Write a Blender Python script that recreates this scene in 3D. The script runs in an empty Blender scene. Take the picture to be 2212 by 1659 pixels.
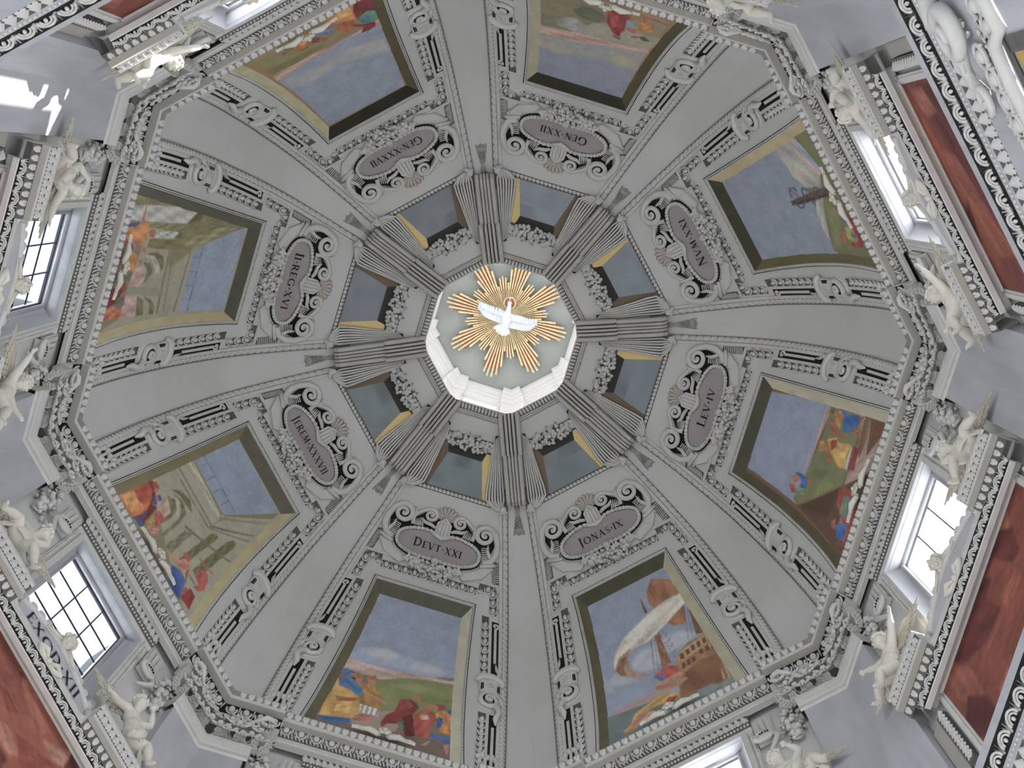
import bpy, bmesh, math, random
import numpy as np
from mathutils import Matrix, Vector

random.seed(7)
rng = np.random.default_rng(7)
SC = bpy.context.scene
COL = SC.collection
Z0 = 34.5                      # height of the dome cornice above the church floor
PI = math.pi
TAN = math.tan(PI / 8)

# ------------------------------------------------------------------ camera
CAM_POS = Vector((1.223651, -3.752719, Z0 - 32.924415))
CR = [[0.99517798659151, 0.09706100645499399, 0.014139873748089324],
      [-0.09471902673254483, 0.9884271574676528, -0.11849076063244507],
      [-0.025477067698378313, 0.11658008151635314, 0.9928544725261265]]
FPX = 3707.378
cam_d = bpy.data.cameras.new('camera')
cam_d.sensor_width = 36.0
cam_d.lens = FPX / 2212 * 36.0
cam_d.clip_end = 500
cam = bpy.data.objects.new('camera', cam_d)
COL.objects.link(cam)
cm = Matrix.Identity(4)
for i in range(3):
    cm[i][0] = CR[0][i]; cm[i][1] = -CR[1][i]; cm[i][2] = -CR[2][i]; cm[i][3] = CAM_POS[i]
cam.matrix_world = cm
SC.camera = cam

# ------------------------------------------------------------------ light
world = bpy.data.worlds.new('sky'); SC.world = world
world.use_nodes = True
bg = world.node_tree.nodes['Background']
bg.inputs[0].default_value = (0.93, 0.965, 1.0, 1)
bg.inputs[1].default_value = 3.6
sun_d = bpy.data.lights.new('sun', 'SUN'); sun_d.energy = 9.0; sun_d.angle = 0.009; sun_d.color = (1, 0.95, 0.86)
sun = bpy.data.objects.new('sun', sun_d); COL.objects.link(sun)
sun.location = (20, -10, Z0 + 20)
sun.rotation_euler = Vector((-9.36, 2.2, -4.0)).to_track_quat('-Z', 'Y').to_euler()
vs = SC.view_settings
vs.view_transform = 'Standard'; vs.look = 'None'; vs.gamma = 1.0; vs.use_curve_mapping = False
vs.exposure = 1.0
try:
    SC.cycles.use_denoising = True
    SC.cycles.max_bounces = 10; SC.cycles.diffuse_bounces = 8; SC.cycles.transparent_max_bounces = 12
except Exception:
    pass

# ------------------------------------------------------------------ materials
MATS = {}
def mat(name, col, rough=0.8, var=0.06, scale=3.0, bump=0.0, metal=0.0, streak=False, spec=0.25):
    if name in MATS: return MATS[name]
    m = bpy.data.materials.new(name); m.use_nodes = True
    nt = m.node_tree; b = nt.nodes['Principled BSDF']
    b.inputs['Roughness'].default_value = rough
    b.inputs['Metallic'].default_value = metal
    try: b.inputs['Specular IOR Level'].default_value = spec
    except Exception: pass
    tc = nt.nodes.new('ShaderNodeTexCoord')
    mp = nt.nodes.new('ShaderNodeMapping')
    mp.inputs['Scale'].default_value = (1, 1, 0.12) if streak else (1, 1, 1)
    nz = nt.nodes.new('ShaderNodeTexNoise'); nz.inputs['Scale'].default_value = scale
    nz.inputs['Detail'].default_value = 6; nz.inputs['Roughness'].default_value = 0.62
    cr = nt.nodes.new('ShaderNodeValToRGB')
    c = np.array(col)
    cr.color_ramp.elements[0].position = 0.3; cr.color_ramp.elements[1].position = 0.7
    cr.color_ramp.elements[0].color = (*np.clip(c * (1 - var), 0, 1), 1)
    cr.color_ramp.elements[1].color = (*np.clip(c * (1 + var), 0, 1), 1)
    L = nt.links
    L.new(tc.outputs['Object'], mp.inputs['Vector']); L.new(mp.outputs[0], nz.inputs['Vector'])
    L.new(nz.outputs['Fac'], cr.inputs[0]); L.new(cr.outputs[0], b.inputs['Base Color'])
    if bump:
        bp = nt.nodes.new('ShaderNodeBump'); bp.inputs['Strength'].default_value = bump; bp.inputs['Distance'].default_value = 0.02
        n2 = nt.nodes.new('ShaderNodeTexNoise'); n2.inputs['Scale'].default_value = scale * 9
        L.new(tc.outputs['Object'], n2.inputs['Vector'])
        L.new(n2.outputs['Fac'], bp.inputs['Height']); L.new(bp.outputs[0], b.inputs['Normal'])
    MATS[name] = m
    return m

def mat_paint(name, rough=0.75):
    """fresco paint: the colours of a painted picture, stored per corner of a fine grid"""
    m = bpy.data.materials.new(name); m.use_nodes = True
    nt = m.node_tree; b = nt.nodes['Principled BSDF']; b.inputs['Roughness'].default_value = rough
    at = nt.nodes.new('ShaderNodeAttribute'); at.attribute_name = 'paint'
    tc = nt.nodes.new('ShaderNodeTexCoord')
    nz = nt.nodes.new('ShaderNodeTexNoise'); nz.inputs['Scale'].default_value = 14; nz.inputs['Detail'].default_value = 5
    mr = nt.nodes.new('ShaderNodeMapRange'); mr.inputs[3].default_value = 0.88; mr.inputs[4].default_value = 1.12
    mx = nt.nodes.new('ShaderNodeMixRGB'); mx.blend_type = 'MULTIPLY'; mx.inputs[0].default_value = 1
    L = nt.links
    L.new(tc.outputs['Object'], nz.inputs['Vector']); L.new(nz.outputs['Fac'], mr.inputs[0])
    L.new(at.outputs['Color'], mx.inputs[1]); L.new(mr.outputs[0], mx.inputs[2]); L.new(mx.outputs[0], b.inputs['Base Color'])
    MATS[name] = m
    return m

def mat_glass(name, tint):
    m = bpy.data.materials.new(name); m.use_nodes = True
    nt = m.node_tree; nt.nodes.clear()
    out = nt.nodes.new('ShaderNodeOutputMaterial'); tr = nt.nodes.new('ShaderNodeBsdfTransparent')
    gl = nt.nodes.new('ShaderNodeBsdfGlossy'); gl.inputs['Roughness'].default_value = 0.1
    mx = nt.nodes.new('ShaderNodeMixShader'); mx.inputs[0].default_value = 0.04
    tc = nt.nodes.new('ShaderNodeTexCoord'); mp = nt.nodes.new('ShaderNodeMapping')
    mp.inputs['Rotation'].default_value = (0, PI / 2, 0); mp.inputs['Scale'].default_value = (1, 1, 1)
    br = nt.nodes.new('ShaderNodeTexBrick'); br.inputs['Scale'].default_value = 9
    br.inputs['Color1'].default_value = (*tint, 1); br.inputs['Color2'].default_value = tuple(np.array(tint) * 0.93) + (1,)
    br.inputs['Mortar'].default_value = tuple(np.array(tint) * (0.5 if tint[0] < .5 else 1.0)) + (1,); br.inputs['Mortar Size'].default_value = 0.018
    br.inputs['Brick Width'].default_value = 0.7; br.inputs['Row Height'].default_value = 1.1
    sx = nt.nodes.new('ShaderNodeSeparateXYZ'); cx_ = nt.nodes.new('ShaderNodeCombineXYZ')
    L = nt.links
    L.new(tc.outputs['Object'], sx.inputs[0]); L.new(sx.outputs['Z'], cx_.inputs['X']); L.new(sx.outputs['Y'], cx_.inputs['Y'])
    L.new(cx_.outputs[0], br.inputs['Vector'])
    L.new(br.outputs['Color'], tr.inputs['Color'])
    L.new(tr.outputs[0], mx.inputs[1]); L.new(gl.outputs[0], mx.inputs[2]); L.new(mx.outputs[0], out.inputs[0])
    MATS[name] = m
    return m

STUCCO = mat('stucco', (0.60, 0.59, 0.565), 0.85, 0.07, 4.0)
PLASTER = mat('plaster', (0.60, 0.595, 0.58), 0.9, 0.05, 0.7)
MARBLE = mat('limewash', (0.47, 0.48, 0.505), 0.8, 0.15, 2.2, streak=True)
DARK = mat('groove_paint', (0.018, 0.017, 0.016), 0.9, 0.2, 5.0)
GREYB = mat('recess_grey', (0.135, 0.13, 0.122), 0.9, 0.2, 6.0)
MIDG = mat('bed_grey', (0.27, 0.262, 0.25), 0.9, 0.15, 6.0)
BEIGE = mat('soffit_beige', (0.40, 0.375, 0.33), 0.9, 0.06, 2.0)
MAUVE = mat('tablet_mauve', (0.37, 0.335, 0.335), 0.85, 0.08, 2.5)
INK = mat('letter_black', (0.02, 0.02, 0.022), 0.8, 0.1)
STATUE = mat('statue_stucco', (0.66, 0.63, 0.56), 0.75, 0.08, 3.0)
WINGM = mat('wing_stucco', (0.50, 0.47, 0.39), 0.8, 0.18, 6.0)
OLIVE = mat('capital_recess', (0.17, 0.155, 0.115), 0.9, 0.25, 3.0)
RIBM = mat('console_stucco', (0.50, 0.475, 0.44), 0.85, 0.08, 3.0)
GOLD = mat('gold_leaf', (0.74, 0.63, 0.40), 0.5, 0.16, 6.0, metal=0.1)
RAYRED = mat('ray_red', (0.36, 0.13, 0.085), 0.6, 0.15, 5.0)
DOVEM = mat('dove_white', (0.62, 0.65, 0.70), 0.6, 0.06, 8.0)
LCEIL = mat('lantern_ceiling', (0.36, 0.385, 0.37), 0.85, 0.09, 1.2)
LWHITE = mat('lantern_white', (0.72, 0.71, 0.70), 0.8, 0.03, 3.0)
WOOD = mat('window_frame', (0.05, 0.05, 0.075), 0.6, 0.1)
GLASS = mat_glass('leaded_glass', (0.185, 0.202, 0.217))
CLEAR = mat_glass('clear_glass', (1.0, 1.0, 1.0))
PAINT = mat_paint('fresco_paint')

# ------------------------------------------------------------------ mesh kit
class M:
    def __init__(s): s.v = []; s.f = []; s.sm = []
    def add(s, v, f, smooth=True):
        o = len(s.v); s.v.extend([tuple(map(float, p)) for p in v])
        s.f.extend([tuple(i + o for i in q) for q in f]); s.sm.extend([smooth] * len(f))
    def grid(s, P, smooth=True, closed=False, flip=False):
        """P[i][j] -> quads"""
        n, m = len(P), len(P[0]); v = [p for r in P for p in r]; f = []
        for i in range(n - 1):
            for j in range(m if closed else m - 1):
                q = (i * m + j, i * m + (j + 1) % m, (i + 1) * m + (j + 1) % m, (i + 1) * m + j)
                f.append(q[::-1] if flip else q)
        s.add(v, f, smooth)
    def box(s, lo, hi, smooth=False):
        x0, y0, z0 = lo; x1, y1, z1 = hi
        v = [(x0,y0,z0),(x1,y0,z0),(x1,y1,z0),(x0,y1,z0),(x0,y0,z1),(x1,y0,z1),(x1,y1,z1),(x0,y1,z1)]
        s.add(v, [(0,3,2,1),(4,5,6,7),(0,1,5,4),(1,2,6,5),(2,3,7,6),(3,0,4,7)], smooth)
    def hexa(s, v8, smooth=False):
        s.add(v8, [(0,3,2,1),(4,5,6,7),(0,1,5,4),(1,2,6,5),(2,3,7,6),(3,0,4,7)], smooth)
    def tube(s, pts, rad, n=8, cap=True, flat=1.0, up=None):
        pts = [np.array(p, float) for p in pts]; N = len(pts)
        rad = [rad] * N if np.isscalar(rad) else rad
        prev = np.array(up, float) if up is not None else None; P = []
        for i in range(N):
            t = pts[min(i + 1, N - 1)] - pts[max(i - 1, 0)]; t /= (np.linalg.norm(t) + 1e-12)
            if prev is None:
                prev = np.array((0, 0, 1.0)) if abs(t[2]) < .9 else np.array((1.0, 0, 0))
            u = prev - t * (prev @ t); u /= (np.linalg.norm(u) + 1e-12); w = np.cross(t, u)
            if up is None: prev = u
            P.append([pts[i] + rad[i] * (math.cos(a) * w + flat * math.sin(a) * u) for a in [2 * PI * j / n for j in range(n)]])
        o = len(s.v); s.grid(P, True, True)
        if cap:
            s.f.append(tuple(o + j for j in range(n))[::-1]); s.sm.append(True)
            s.f.append(tuple(o + (N - 1) * n + j for j in range(n))); s.sm.append(True)
    def ball(s, c, r, n=8, m=6, half=False, axes=None):
        r = np.array([r] * 3 if np.isscalar(r) else r, float); A = np.eye(3) if axes is None else np.array(axes, float)
        P = []; top = PI / 2 if half else PI
        for i in range(m + 1):
            th = top * i / m
            P.append([np.array(c) + A.T @ (r * np.array((math.sin(th) * math.cos(2*PI*j/n), math.sin(th) * math.sin(2*PI*j/n), math.cos(th)))) for j in range(n)])
        s.grid(P, True, True)
    def merge(s, o, mat4=None):
        if not o.v: return
        if mat4 is None: v = o.v
        else:
            a = np.array(o.v); m = np.array(mat4); v = a @ m[:3, :3].T + m[:3, 3]
        k = len(s.v); s.v.extend([tuple(p) for p in v]); s.f.extend([tuple(i + k for i in q) for q in o.f]); s.sm.extend(o.sm)
    def mesh(s, name, pivot=(0, 0, 0)):
        me = bpy.data.meshes.new(name)
        v = np.array(s.v, float) - np.array(pivot, float)
        me.from_pydata(v.tolist(), [], s.f)
        me.polygons.foreach_set('use_smooth', np.array(s.sm, bool))
        me.update()
        return me

CACHE = {}
def cached(key, fn):
    if key not in CACHE: CACHE[key] = fn()
    return CACHE[key]

def frame(ang_, pivot=(0, 0, 0)):
    return Matrix.Translation((0, 0, Z0)) @ Matrix.Rotation(ang_, 4, 'Z') @ Matrix.Translation(pivot)
def fang(k): return -(k + .5) * PI / 4      # face k: local x = outward, local y = -t
def cang(k): return -k * PI / 4             # corner k
def Lp(t, a, z): return (a, -t, z)

def empty(name, ang_, pivot, label=None, cat=None, group=None, kind=None):
    o = bpy.data.objects.new(name, None); COL.objects.link(o)
    o.empty_display_size = 0.2
    o.matrix_world = frame(ang_, pivot)
    tag(o, label, cat, group, kind)
    return o
def tag(o, label=None, cat=None, group=None, kind=None):
    if label: o['label'] = label
    if cat: o['category'] = cat
    if group: o['group'] = group
    if kind: o['kind'] = kind
    return o
def obj(name, me, material, parent=None, mw=None, ml=None, kind=None):
    """one mesh object; ml: matrix in the parent's space, mw: world matrix"""
    if isinstance(me, M): me = me.mesh(name)
    if not me.materials: me.materials.append(material)
    o = bpy.data.objects.new(name, me); COL.objects.link(o)
    if parent is not None:
        o.parent = parent
        if ml is not None: o.matrix_local = ml
    elif mw is not None: o.matrix_world = mw
    if kind: o['kind'] = kind
    return o
def struct(name, me, material, ang_=0.0, label=None, cat=None, pivot=(0, 0, 0)):
    o = obj(name, me, material, mw=frame(ang_, pivot), kind='structure')
    tag(o, label, cat)
    return o

CRn = np.array(CR); CPn = np.array(CAM_POS)
def inview(ang_, p, margin=0.12):
    """whether a local point falls inside the photograph's frame, with some room around it"""
    c, s_ = math.cos(ang_), math.sin(ang_)
    w = np.array((c * p[0] - s_ * p[1], s_ * p[0] + c * p[1], p[2] + Z0))
    q = CRn @ (w - CPn)
    x, y = 1106 + FPX * q[0] / q[2], 829.5 + FPX * q[1] / q[2]
    return -2212 * margin < x < 2212 * (1 + margin) and -1659 * margin < y < 1659 * (1 + margin)

# ------------------------------------------------------------------ dome profile
KN = np.array([(7.66,-.6),(7.62,0),(7.47,1.5),(7.19,3.0),(6.75,4.5),(5.97,6.22),(4.9,7.35),(3.55,8.16),(1.75,8.76)])
def _cr(K, n=24):
    out = []; P = np.vstack([2 * K[0] - K[1], K, 2 * K[-1] - K[-2]])
    for i in range(1, len(P) - 2):
        p0, p1, p2, p3 = P[i-1:i+3]
        for j in range(n):
            u = j / n
            out.append(.5 * ((2*p1) + (-p0+p2)*u + (2*p0-5*p1+4*p2-p3)*u*u + (-p0+3*p1-3*p2+p3)*u**3))
    out.append(K[-1]); return np.array(out)
PRF = _cr(KN)
SS = np.concatenate([[0], np.cumsum(np.linalg.norm(np.diff(PRF, axis=0), axis=1))]); SS -= np.interp(0, PRF[:, 1], SS)
def pa(s): return np.interp(s, SS, PRF[:, 0])
def pz(s): return np.interp(s, SS, PRF[:, 1])
def ptan(s):
    e = .06; d = np.array((pa(s+e) - pa(s-e), pz(s+e) - pz(s-e))); return d / np.linalg.norm(d)
def D(t, s, h=0.0):
    """point of face-local space over the vault: t along the face, s up the vault, h off its surface"""
    T = ptan(s)
    return np.array((pa(s) - T[1] * h, -t, pz(s) + T[0] * h))
def Dm(t, s, h=0.0, rot=0.0, sc=(1, 1, 1), pivot=(0, 0, 0)):
    """frame on the vault: x along the face, y up the vault, z off the surface"""
    T = ptan(s); p = D(t, s, h) - np.array(pivot)
    X = Vector((0, -1, 0)); Y = Vector((T[0], 0, T[1])); Zv = Vector((-T[1], 0, T[0]))
    # x cross y must equal z
    m = Matrix((( X[0], Y[0], Zv[0], p[0]), (X[1], Y[1], Zv[1], p[1]), (X[2], Y[2], Zv[2], p[2]), (0, 0, 0, 1)))
    return m @ Matrix.Rotation(rot, 4, 'Z') @ Matrix.Diagonal((*sc, 1))
def Wm(t, a, z, rot=0.0, sc=(1, 1, 1), pivot=(0, 0, 0)):
    """the same on a vertical drum wall: x along the face, y up, z into the room"""
    p = np.array(Lp(t, a, z)) - np.array(pivot)
    m = Matrix(((0, 0, -1, p[0]), (-1, 0, 0, p[1]), (0, 1, 0, p[2]), (0, 0, 0, 1)))
    return m @ Matrix.Rotation(rot, 4, 'Z') @ Matrix.Diagonal((*sc, 1))

def dstrip(m, tf, s0, s1, prof, n=40, smooth=False, caps=True):
    """moulding that runs up the vault; prof: (dt, h) across"""
    P = []
    for i in range(n + 1):
        s = s0 + (s1 - s0) * i / n; t = tf(s)
        P.append([D(t + dt, s, h) for dt, h in prof])
    m.grid(P, smooth)
    if caps and len(prof) > 2:
        o = len(m.v); m.v.extend([tuple(p) for p in P[0]]); m.f.append(tuple(range(o, o + len(prof)))); m.sm.append(False)
        o = len(m.v); m.v.extend([tuple(p) for p in P[-1]]); m.f.append(tuple(range(o, o + len(prof)))[::-1]); m.sm.append(False)
def hstrip(m, t0, t1, sf, prof, n=8, smooth=False):
    """moulding that runs across the vault at height sf; prof: (ds, h)"""
    P = [[D(t0 + (t1 - t0) * i / n, sf + ds, h) for ds, h in prof] for i in range(n + 1)]
    m.grid(P, smooth)
def fstrip(m, prof, t0, t1, n=1, smooth=False):
    """moulding along a drum face; prof: (a, z); t0/t1: number or 'c' for the mitre at the octagon's corner"""
    def e(t, a): return t if not isinstance(t, str) else (TAN * a if t == 'c' else -TAN * a)
    P = [[Lp(e(t0, a) + (e(t1, a) - e(t0, a)) * i / n, a, z) for a, z in prof] for i in range(n + 1)]
    m.grid(P, smooth)
    return P
def endcap(m, prof, t, back):
    """closes the end of an fstrip moulding against the wall at apothem back"""
    v = [Lp(t, a, z) for a, z in prof] + [Lp(t, back, prof[-1][1]), Lp(t, back, prof[0][1])]
    m.add(v, [tuple(range(len(v)))], False)
# ---------------- Roman capitals, drawn with thick and thin strokes
def _stroke(m, p, q, w):
    p, q = np.array(p, float), np.array(q, float); d = q - p; d /= np.linalg.norm(d); n = np.array((-d[1], d[0])) * w / 2
    for z in (0.0,):
        m.add([(*(p - n), .006), (*(q - n), .006), (*(q + n), .006), (*(p + n), .006)], [(0, 1, 2, 3)], False)
def _arc(m, c, rx, ry, a0, a1, w0, w1, n=14):
    P = []
    for i in range(n + 1):
        a = a0 + (a1 - a0) * i / n; w = w0 + (w1 - w0) * abs(math.cos(a))
        P.append([(c[0] + (rx - w / 2) * math.cos(a), c[1] + (ry - w / 2) * math.sin(a), .006), (c[0] + (rx + w / 2) * math.cos(a), c[1] + (ry + w / 2) * math.sin(a), .006)])
    m.grid(P, False)
TK, TN, SF = .15, .06, .05
def glyph(ch):
    """letter in a box of height 1; returns mesh, width"""
    m = M(); S = lambda p, q, w=TK: _stroke(m, p, q, w)
    def serif(x, y, w=.3): S((x - w / 2, y), (x + w / 2, y), SF)
    W = .6
    if ch == 'I': W = .2; S((.1, 0), (.1, 1)); serif(.1, .02); serif(.1, .98)
    elif ch == 'X': W = .7; S((.05, 1), (.62, 0), TK); S((.6, 1), (.06, 0), TN); [serif(x, y, .24) for x, y in ((.06, .02), (.62, .02), (.06, .98), (.6, .98))]
    elif ch == 'V': W = .7; S((.05, 1), (.36, 0), TK); S((.65, 1), (.36, 0), TN); serif(.06, .98, .26); serif(.64, .98, .26)
    elif ch == 'E': W = .5; S((.1, 0), (.1, 1)); [S((.1, y), (x, y), TN) for x, y in ((.5, .03), (.42, .5), (.48, .97))]; serif(.1, .02); S((.48, .0), (.5, .16), SF); S((.46, .84), (.48, 1), SF)
    elif ch == 'L': W = .5; S((.1, 0), (.1, 1)); S((.1, .03), (.5, .03), TN); serif(.1, .98); serif(.1, .02); S((.48, 0), (.5, .18), SF)
    elif ch == 'T': W = .62; S((.31, 0), (.31, 1)); S((.02, .97), (.6, .97), TN); serif(.31, .02); S((.03, .8), (.02, 1), SF); S((.6, .8), (.61, 1), SF)
    elif ch == 'D': W = .72; S((.1, 0), (.1, 1)); _arc(m, (.16, .5), .5, .47, -PI / 2, PI / 2, TN, TK); serif(.1, .02, .24); serif(.1, .98, .24)
    elif ch == 'O': W = .86; _arc(m, (.43, .5), .38, .47, 0, 2 * PI, TN, TK, 26)
    elif ch == 'G': W = .8; _arc(m, (.43, .5), .38, .47, PI * .22, PI * 1.85, TN, TK, 22); S((.72, 0.1), (.72, .45)); serif(.7, .45, .26)
    elif ch == 'N': W = .78; S((.1, 0), (.1, 1), TN); S((.1, 1), (.66, 0), TK); S((.66, 0), (.66, 1), TN); serif(.1, .02, .24); serif(.08, .98, .2); serif(.66, .98, .24)
    elif ch == 'A': W = .72; S((.05, 0), (.36, 1), TN); S((.66, 0), (.36, 1), TK); S((.17, .36), (.54, .36), TN); serif(.06, .02, .24); serif(.66, .02, .26)
    elif ch == 'M': W = .9; S((.08, 0), (.16, 1), TN); S((.16, 1), (.44, .1), TK); S((.72, 1), (.44, .1), TN); S((.8, 0), (.72, 1), TK); serif(.08, .02, .22); serif(.8, .02, .26)
    elif ch == 'R': W = .66; S((.1, 0), (.1, 1)); _arc(m, (.2, .74), .3, .24, -PI / 2, PI / 2, TN, TK, 10); S((.1, .97), (.22, .97), TN); S((.1, .5), (.22, .5), TN); S((.26, .5), (.64, .0), TK); serif(.1, .02, .26); serif(.1, .98, .2)
    elif ch == 'S': W = .5; _arc(m, (.25, .74), .2, .23, PI * .15, PI * 1.5, TN, TN * 1.4, 12); _arc(m, (.25, .26), .21, .25, -PI * .85, PI * .5, TN, TN * 1.5, 12); S((.18, .6), (.34, .4), TK)
    elif ch == 'J': W = .3; S((.16, -.1), (.16, 1)); serif(.16, .98, .3); _arc(m, (.0, -.08), .17, .16, -PI * .6, 0, TN, TN, 8)
    elif ch == '·': W = .2; m.add([(-.02, .5, .006), (.1, .38, .006), (.22, .5, .006), (.1, .62, .006)], [(0, 1, 2, 3)], False)
    return m, W
def letters(text, width, height, big_first=False):
    m = M(); x = 0.0; ch_ = []
    for i, c in enumerate(text):
        g, w = glyph(c); s = 1.25 if (big_first and i == 0) else 1.0
        ch_.append((g, x, s)); x += w * s + .2
    tot = x - .2; sx = width / tot
    for g, x0, s in ch_:
        for v in g.v: pass
        m.merge(g, np.array([[sx * s, 0, 0, (x0 - tot / 2) * sx], [0, height * s, 0, -height / 2], [0, 0, 1, 0], [0, 0, 0, 1]]))
    return m
# ---------------- the church floor far below, which sends the daylight of the nave back up
_m = M(); _m.add([(-70, -70, -Z0), (70, -70, -Z0), (70, 70, -Z0), (-70, 70, -Z0)], [(0, 1, 2, 3)], False)
struct('floor', _m, mat('floor_stone', (0.50, 0.505, 0.515), .6, .2, .5), 0.0, 'pale stone church floor', 'floor')
# ================================================================== the vault
FACE = ['NVM·XXI', 'GEN·XXII', 'GEN·XXXVII', 'II·REG·XVI', 'JEREM·XXXVII', 'DEVT·XXI', 'JONAS·IX', 'LEV·IV']
SIDE = ['east_northeast', 'north_northeast', 'north_northwest', 'west_northwest', 'west_southwest', 'south_southwest', 'south_southeast', 'east_southeast']
S_END = float(SS[-1])
def build_shell():
    m = M()
    ss = np.linspace(.0, S_END, 64)
    for k in range(8):
        c, s_ = math.cos(fang(k)), math.sin(fang(k)); P = []
        for s in ss:
            a, z = pa(s), pz(s)
            row = []
            for u in np.linspace(-1, 1, 7):
                y = -u * TAN * a
                row.append((c * a - s_ * y, s_ * a + c * y, z))
            P.append(row)
        m.grid(P, False, flip=False)
    return m
CEIL = struct('ceiling', build_shell(), PLASTER, 0.0, 'pale plaster octagonal dome vault', 'ceiling')

def tE(s): return .3242 * pa(s) + .11          # outer edge of the leaf band beside each plain rib
def tF(s): return 1.75 - .0755 * s            # outer edge of the fresco's frame
TRIM = [0]
def trim_name():
    TRIM[0] += 1; return 'trim_%d' % TRIM[0]

# ---------------- small repeated pieces (shared meshes)
def piece_leaf():
    m = M()
    ys = [0, .035, .075, .115, .16, .205]; ws = [.018, .062, .05, .066, .045, .0]; zs = [.012, .03, .034, .044, .046, .03]
    P = []
    for y, w, z in zip(ys, ws, zs):
        P.append([(-w, y - .018, .004), (-w * .45, y, z * .75), (0, y + .01, z), (w * .45, y, z * .75), (w, y - .018, .004)])
    m.grid(P, True); return m.mesh('leaf')
def piece_egg():
    m = M()
    m.ball((0, 0, .004), (.048, .062, .045), 10, 4, half=True)
    m.tube([(.072 * math.cos(a), -.01 + .095 * math.sin(a), .018) for a in np.linspace(PI * 1.0 - .15, 2 * PI + .15, 9)], .016, 5)
    m.tube([(0.105, .07, .012), (.1, -.07, .012)], [.014, .006], 4)
    return m.mesh('egg')
def piece_heart():
    m = M()
    for sg in (-1, 1): m.ball((sg * .018, .012, .004), (.026, .04, .03), 8, 3, half=True)
    m.ball((0, -.018, .004), (.034, .035, .026), 8, 3, half=True)
    return m.mesh('heart_leaf')
LEAF, EGG, HEART = piece_leaf(), piece_egg(), piece_heart()
for me_ in (LEAF, EGG, HEART): me_.materials.append(STUCCO)

# ---------------- leaf bands along the ribs
def leaf_bands(k):
    tr = None
    for sg in (-1, 1):
        def base():
            m = M(); f = lambda s: sg * tE(s)
            pr = [(0, .0), (0, .03), (-sg * .018, .03), (-sg * .022, .008), (-sg * .138, .008), (-sg * .142, .03), (-sg * .16, .03), (-sg * .16, 0)]
            dstrip(m, f, -.2, 9.75, pr if sg > 0 else pr, 60); return m.mesh('leaf_band_%d' % sg)
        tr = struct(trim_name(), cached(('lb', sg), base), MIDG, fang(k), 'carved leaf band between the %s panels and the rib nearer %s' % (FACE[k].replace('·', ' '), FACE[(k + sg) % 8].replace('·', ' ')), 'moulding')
        s = .15
        while s < 9.15:
            sc = .8 + .35 * (1 - s / 9.2)
            obj('leaf', LEAF, STUCCO, tr, ml=Dm(sg * (tE(s) - .08), s, .008, rot=sg * .35, sc=(1.15, 1.1, 1.15)))
            s += .185
        def fil():
            m = M()
            dstrip(m, lambda s: sg * tE(s), -.2, 9.6, [(-sg * .16, 0), (-sg * .16, .035), (-sg * .235, .035), (-sg * .235, 0)], 60)
            return m.mesh('fillet_%d' % sg)
        obj('fillet', cached(('lbf', sg), fil), STUCCO, tr)
for k in range(8): leaf_bands(k)

# ---------------- the scrolled relief panels flanking each fresco
def spiral(cx, cy, r0, r1, a0, turns, n, z0=0.0, z1=0.0, sg=1, yk=1.0):
    return [(cx + sg * (r0 + (r1 - r0) * i / n) * math.cos(a0 + turns * 2 * PI * i / n),
             cy + yk * (r0 + (r1 - r0) * i / n) * math.sin(a0 + turns * 2 * PI * i / n), z0 + (z1 - z0) * i / n) for i in range(n + 1)]
def map_dome(m, tf=None):
    """bends a flat (x, s, h) piece onto the vault; tf(s) shifts x"""
    m.v = [tuple(D(p[0] + (tf(p[1]) if tf else 0.0), p[1], p[2])) for p in m.v]; return m

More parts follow.
